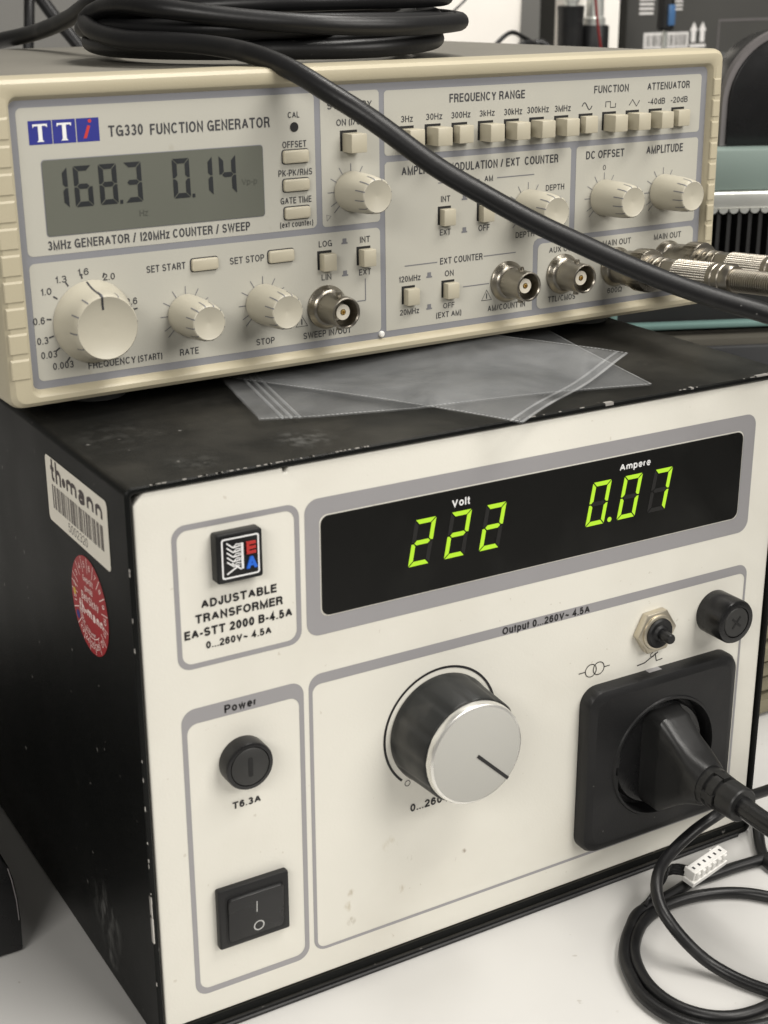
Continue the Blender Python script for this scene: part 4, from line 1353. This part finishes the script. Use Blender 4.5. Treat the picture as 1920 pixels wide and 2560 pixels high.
# thin cable looped at lower right
m = MB()
m.tube([(330, 10, 12), (270, -1, 17.5), (238.8, -4.6, 18.9), (224.3, -7.6, 20.6), (205.6, -13.1, 25.2), (186.5, -22.1, 30.0), (177.6, -22.4, 27.6), (168.0, -24.0, 24.9), (160.2, -27.0, 23.4), (154.4, -31.2, 22.5), (151.1, -35.0, 20.3), (149.8, -39.0, 17.4), (150.2, -43.4, 14.2), (152.6, -48.0, 9.6), (156.0, -53.0, 5.2), (159.2, -58.6, 2.9), (162.2, -65.2, 2.1), (166.0, -72.5, 2.1), (173, -84, 2.1), (188, -94, 2.1), (205, -94, 2.1), (217, -82, 2.1), (217, -64, 2.1),
        (208, -47, 2.1), (200.5, -36.8, 2.1), (195.0, -30.5, 2.1), (188.0, -25.9, 2.1), (179.7, -23.0, 2.1), (171.6, -21.9, 2.1), (164.2, -22.3, 2.1), (155.7, -25.0, 2.1), (147.4, -30.8, 2.1), (141.7, -37.3, 2.1), (137.8, -45.0, 2.1), (136.0, -52.4, 2.1), (136.2, -59.6, 2.1), (138.6, -66.2, 2.1), (143.4, -71.8, 2.1), (150.5, -75.2, 2.1), (161, -76.0, 2.1), (175, -74, 2.1), (200, -66, 2.1), (240, -40, 2.1), (300, 0, 2.1)], 1.92, 12, 2)
c1 = m.build('thin_cable', M['rubber'], smooth=60)
tag(c1, 'thin black cable rising from a ring on the desk past the mains plug', 'cable')
m = MB()
m.tube([(240, 30, 2), (231, 6, 4.5), (226.1, -2.2, 4.5), (221.5, -8, 3), (217.0, -14.0, 2.1), (213.5, -20.9, 2.1), (215, -30, 2.1), (228, -48, 2.1)], 2.0, 12, 2)
c2 = m.build('side_cable', M['rubber'], smooth=60)
tag(c2, 'short run of black cable dropping from under the mains plug at the right', 'cable')
m = MB()
m.tube([(300, -30, 2.1), (240, -21, 2.1), (222, -19, 2.1), (209.4, -17.7, 2.1), (201.0, -16.9, 2.1), (191.9, -16.6, 2.1), (183.4, -16.0, 2.1), (175.5, -17.6, 2.1), (167, -19, 2.1), (157, -20.6, 2.1), (150.0, -25.2, 2.1), (143.2, -31.0, 2.1), (137.2, -38.2, 2.1), (133.2, -47.0, 2.1), (131.2, -54.0, 2.1), (131.6, -62.5, 2.1), (134.8, -70.5, 2.1), (141.0, -77.2, 2.1), (150, -81.0, 2.1), (162, -82.4, 2.1), (185, -82, 2.1), (230, -70, 2.1)], 1.92, 12, 2)
c3 = m.build('looped_cable', M['rubber'], smooth=60)
tag(c3, 'black cable lying on the desk under the white connector and outside the ring', 'cable')

# white connector
CN = thing('wire_connector', 'small white six way wire connector lying on the black cable', 'connector')
hd = MB()
hd.box(-11.2, 11.2, -2.6, 2.6, 0, 2.2)
hd.box(-10.6, 10.9, -1.6, 2.9, 2.2, 6.2)
for k in range(6):
    x = -8.6 + k * 3.45
    hd.box(x - 1.0, x + .9, -2.55, -1.55, 3.0, 6.0)
hd.box(-10.4, -9.2, 2.85, 3.5, 3.6, 6)
hd.box(5.6, 6.8, 2.85, 3.6, 3.6, 6)
cm = Matrix.Translation((188.6, -16.4, 4.3)) @ Matrix.Rotation(math.radians(14), 4, 'Z') @ Matrix.Rotation(math.radians(12), 4, 'X') @ Matrix.Scale(.88, 4)
HD = hd.bevel(.25, 1).build('housing', M['white_plastic'], CN, mtx=cm)
hd = MB()
for k in range(6):
    x = -8.6 + k * 3.45
    hd.face([(x - .5, .0, 6.26), (x + .5, .0, 6.26), (x + .5, 1.3, 6.26), (x - .5, 1.3, 6.26)])
hd.build('pin_hole', M['gen_text'], HD, smooth=0, mtx=cm)
for k in range(5):
    hd = MB()
    x = -9.5 + k * 1.3
    a = cm @ Vector((x, 2.5, 2 + .5 * (k % 3)))
    hd.tube([a, a + Vector((-4 - k, 2.0, 1 + .4 * k)), Vector((172.6 - .5 * k, -12.0 - 1.2 * k, 4.5 + .7 * k)), Vector((165 - k, -17 - .8 * k, 3.4 + .5 * k)), Vector((160, -19 - .4 * k, 3.2))], .62, 8, 2)
    hd.build('wire', M['black_gloss'], CN)

# ================================================================== LEFT FOREGROUND BOX
m = MB()
pf = [(-19.2, 0.6), (-19.0, 12), (-19.3, 19.3), (-20.1, 26.5), (-21.2, 31.3), (-23.4, 35.8), (-27.5, 40.5), (-33, 43.5), (-120, 45.5), (-120, .6)]
m.prism(pf, 64.3, 215)
m.bevel(1.0, 2, 40)
LB = m.build('adapter_box', M['black_gloss'])
tag(LB, 'black plastic box with rounded edges at the far left of the desk', 'box')
m = MB()
q = [(x * .998 - .05, z) for x, z in pf]
m.stroke([(-21.7, 31.3), (-20.8, 26.5), (-20.0, 19.3), (-19.8, 12)], .35, 64.2)
m.build('edge_line', M['rim_grey'], LB, smooth=0)

# ================================================================== BACKGROUND THINGS
# finned amplifier
DA = math.radians(-22)
AO = Vector((348, 174, 0))
AM = Matrix.Translation(AO) @ Matrix.Rotation(DA, 4, 'Z')
A = thing('finned_amplifier', 'teal fronted amplifier with silver trim and black cooling fins right of the generator', 'amplifier')
A.matrix_world = Matrix.Translation(AO * MM) @ Matrix.Rotation(DA, 4, 'Z')
MB().box(-60, 240, 0, 160, 195.5, 213.5).bevel(1, 2).build('teal_fascia', M['teal'], A)
MB().box(-60, 240, -2.5, 20, 187.5, 195.3).bevel(1.2, 3).build('silver_trim', M['silver'], A)
MB().box(-58, 238, 6, 158, 131.8, 195.4).build('inner_body', M['fins'], A)
f_ = MB()
s2 = MB()
for k in range(38):
    x = -57 + k * 4.9
    f_.box(x, x + 1.7, -1.0, 6, 154, 187.4)
    s2.loft([ring3(arc(x + 2.4, 187.8, 2.2, 180, 360, 8), -2.2), ring3(arc(x + 2.4, 187.8, 2.2, 180, 360, 8), 3)])
f_.build('cooling_fin', M['fins'], A)
s2.build('scalloped_lip', M['silver'], A)
r_ = MB()
r_.box(-46, 238, -3, 3, 133.8, 136.6)
r_.box(-46, -42.4, -2.9, 2.9, 136.4, 152)
r_.bevel(.8, 2).build('lower_rail', M['teal_rail'], A)
# black case it stands on
m = MB()
m.box(-62, 242, -12, 158, 0, 127.4)
m.bevel(1, 2)
BC = m.build('equipment_case', M['slate'])
BC.matrix_world = Matrix.Translation(AO * MM) @ Matrix.Rotation(DA, 4, 'Z')
tag(BC, 'dark slate equipment case under the teal amplifier', 'case')
MB().box(-60, 240, -10, 156, 127.5, 130.6).build('top_strip', M['strip'], BC)
# black rounded case on the amplifier
m = MB()
pf = rr(3, 200, 213.7, 300, 34, 12)
pf = [(x + max(0, (z - 213.7)) * .0, z) for x, z in pf if True]
out_ = [(5.5, 213.7)] + [(39 - 33.5 * math.cos(math.radians(a)), 232 + 33 * math.sin(math.radians(a))) for a in range(0, 91, 6)] + [(190, 266), (190, 213.7)]
m.prism(out_, 12, 17)
EC = m.build('rim_case', M['rim_grey'])
EC.matrix_world = Matrix.Translation(AO * MM) @ Matrix.Rotation(DA, 4, 'Z')
tag(EC, 'black case with rounded corner and grey rim standing on the amplifier', 'case')
inn = [(8.0, 214)] + [(39 - 31 * math.cos(math.radians(a)), 232 + 30.6 * math.sin(math.radians(a))) for a in range(0, 91, 6)] + [(188, 263.6), (188, 214)]
MB().prism(inn, 10.5, 40).bevel(1.0, 2, 50).build('case_face', M['black_gloss'], EC)
MB().prism([(x + 12, z - (4 if z > 220 else 0)) for x, z in inn], 17.2, 72).build('case_back', M['black_gloss'], EC)
m = MB().box(-10, 5.2, 22, 45, 213.7, 238).bevel(1, 2).build('cream_block', M['cream_box'])
m.matrix_world = Matrix.Translation(AO * MM) @ Matrix.Rotation(DA, 4, 'Z')
tag(m, 'cream plastic block seen between the generator and the black rounded case', 'block')

# black carton with white print
KT = MB().box(561, 790, 500, 600, 0, 340).bevel(.6, 1).build('carton', M['carton'])
tag(KT, 'black cardboard carton with white barcode and arrows behind the generator', 'carton')
p = MB()
YC = 499.7
random.seed(5)
p.sheet([(576, 236.5), (616, 236.5), (616, 247), (576, 247)], YC)
for x in (618.5, 626.5):
    p.sheet([(x, 240), (x + 4, 240), (x + 4, 247.5), (x + 5.5, 247.5), (x + 2, 253.5), (x - 1.5, 247.5), (x, 247.5)], YC)
p.sheet([(617.5, 236.4), (632, 236.4), (632, 238.6), (617.5, 238.6)], YC)
for k in range(7):
    z = 259 + k * 3.0
    p.sheet([(571, z), (583 + random.uniform(-2, 2), z), (583, z + 1.5), (571, z + 1.5)], YC)
for k in range(3):
    z = 261.5 + k * 2.6
    p.sheet([(593, z), (609, z), (609, z + 1.2), (593, z + 1.2)], YC)
p.build('printed_marking', M['carton_ink'], KT, smooth=0)
p = MB()
x = 578
while x < 614:
    p.sheet([(x, 238), (x + .6, 238), (x + .6, 245.5), (x, 245.5)], 499.5)
    x += random.choice((1.2, 1.7, 2.3))
p.build('barcode', M['carton'], KT, smooth=0)
p = MB()
p.stroke([(643.5, 130), (643.5, 254), (780, 254.5)], 1.8, YC)
p.build('printed_outline', M['rim_grey'], KT, smooth=0)

# white bin and white box
bn = MB()
bn.loft([ring3(rr(372, 455, 0, 0 + .001, .0001, 1), 500) for _ in range(0)] or [[(x, y, 0) for x, y in rr(380, 464, 492, 570, 8)], [(x, y, 320) for x, y in rr(376, 470, 488, 576, 8)]])
b_ = bn.build('plastic_bin', M['white_bin'])
tag(b_, 'tall white plastic bin behind the right end of the black coil', 'bin')
b_ = MB().box(500, 535, 476, 500, 0, 330).bevel(1, 2).build('white_box', M['white_bin'])
tag(b_, 'narrow white box between the black probe handles and the black carton', 'box')
# tool rack
rk = MB().box(462, 600, 440, 474, 0, 236).bevel(1, 1).build('tool_rack', M['rack'])
tag(rk, 'dark grey tool rack behind the generator holding handles and a screwdriver', 'rack')


def vlathe(prof, cx, cy, n=20):
    return MB().loft([[(cx + r * math.cos(2 * math.pi * k / n), cy + r * math.sin(2 * math.pi * k / n), z) for k in range(n)] for r, z in prof])


tl = thing('test_probe', 'taller black probe handle with a metal tip left of the red wire', 'probe', group='black probe handles in the rack')
vlathe([(7.6, 236), (8.2, 262), (8.6, 266.5), (7.4, 267)], 480.5, 457).build('grip', M['black_plastic'], tl)
vlathe([(4.6, 266.8), (4.6, 269), (5.6, 269.5), (5.6, 273), (4, 273), (4, 300)], 480.5, 457).build('metal_tip', M['silver'], tl)
tl = thing('test_probe', 'shorter black probe handle with a metal tip behind the red wire', 'probe', group='black probe handles in the rack')
vlathe([(9.3, 236), (9.3, 254), (8.6, 255)], 499.5, 457).build('grip', M['black_plastic'], tl)
vlathe([(6.6, 255), (6.8, 259), (5.6, 260), (5.2, 300)], 499.5, 457).build('metal_tip', M['silver'], tl)
m = MB()
m.tube([(484, 442, 300), (487.5, 442, 272), (491, 443, 256), (496, 444, 236.5)], .85, 8, 4)
tag(m.build('red_wire', M['wire_red'], smooth=60), 'thin dark red wire in front of the black probe handles', 'wire')
sd = thing('screwdriver', 'screwdriver with blue and black handle in front of the printed carton', 'screwdriver')
vlathe([(4.6, 250.5), (5.6, 252), (5.2, 262), (6.2, 285), (4, 292)], 558.6, 458).build('handle', M['black_plastic'], sd)
MB().box(556.0, 561.2, 451.6, 453.4, 253.6, 266.5).bevel(.5, 2).build('handle_inlay', M['blue_grip'], sd)
vlathe([(1.6, 236.2), (1.6, 250.6)], 558.6, 458, 12).build('shaft', M['silver'], sd)
# dark cable tangle low behind, thin wire
m = MB()
m.tube([(400, 430, 234), (428, 432, 246), (440, 438, 243), (432, 448, 239), (450, 446, 246), (456, 440, 238)], 2.4, 8, 3)
m.tube([(405, 440, 240), (425, 445, 252), (440, 450, 249), (460, 455, 240)], 1.4, 8, 3)
tag(m.build('cable_tangle', M['rubber'], smooth=60), 'small tangle of dark cables between the white bin and probe handles', 'cables')
m = MB()
m.tube([(377, 440, 262), (392, 442, 272), (408, 445, 285)], .7, 6, 5)
tag(m.build('thin_wire', M['rubber'], smooth=60), 'thin dark wire slanting in front of the white bin', 'wire')
# stack of boards by the right side of the transformer
m = MB()
random.seed(9)
for k in range(7):
    m.box(285 + random.uniform(-2, 2), 372, 62 + random.uniform(-3, 3), 140, 2 + k * 8.2, 7.8 + k * 8.2)
tag(m.build('board_stack', M['board'], smooth=0), 'stack of olive grey boards on the desk right of the transformer', 'boards')
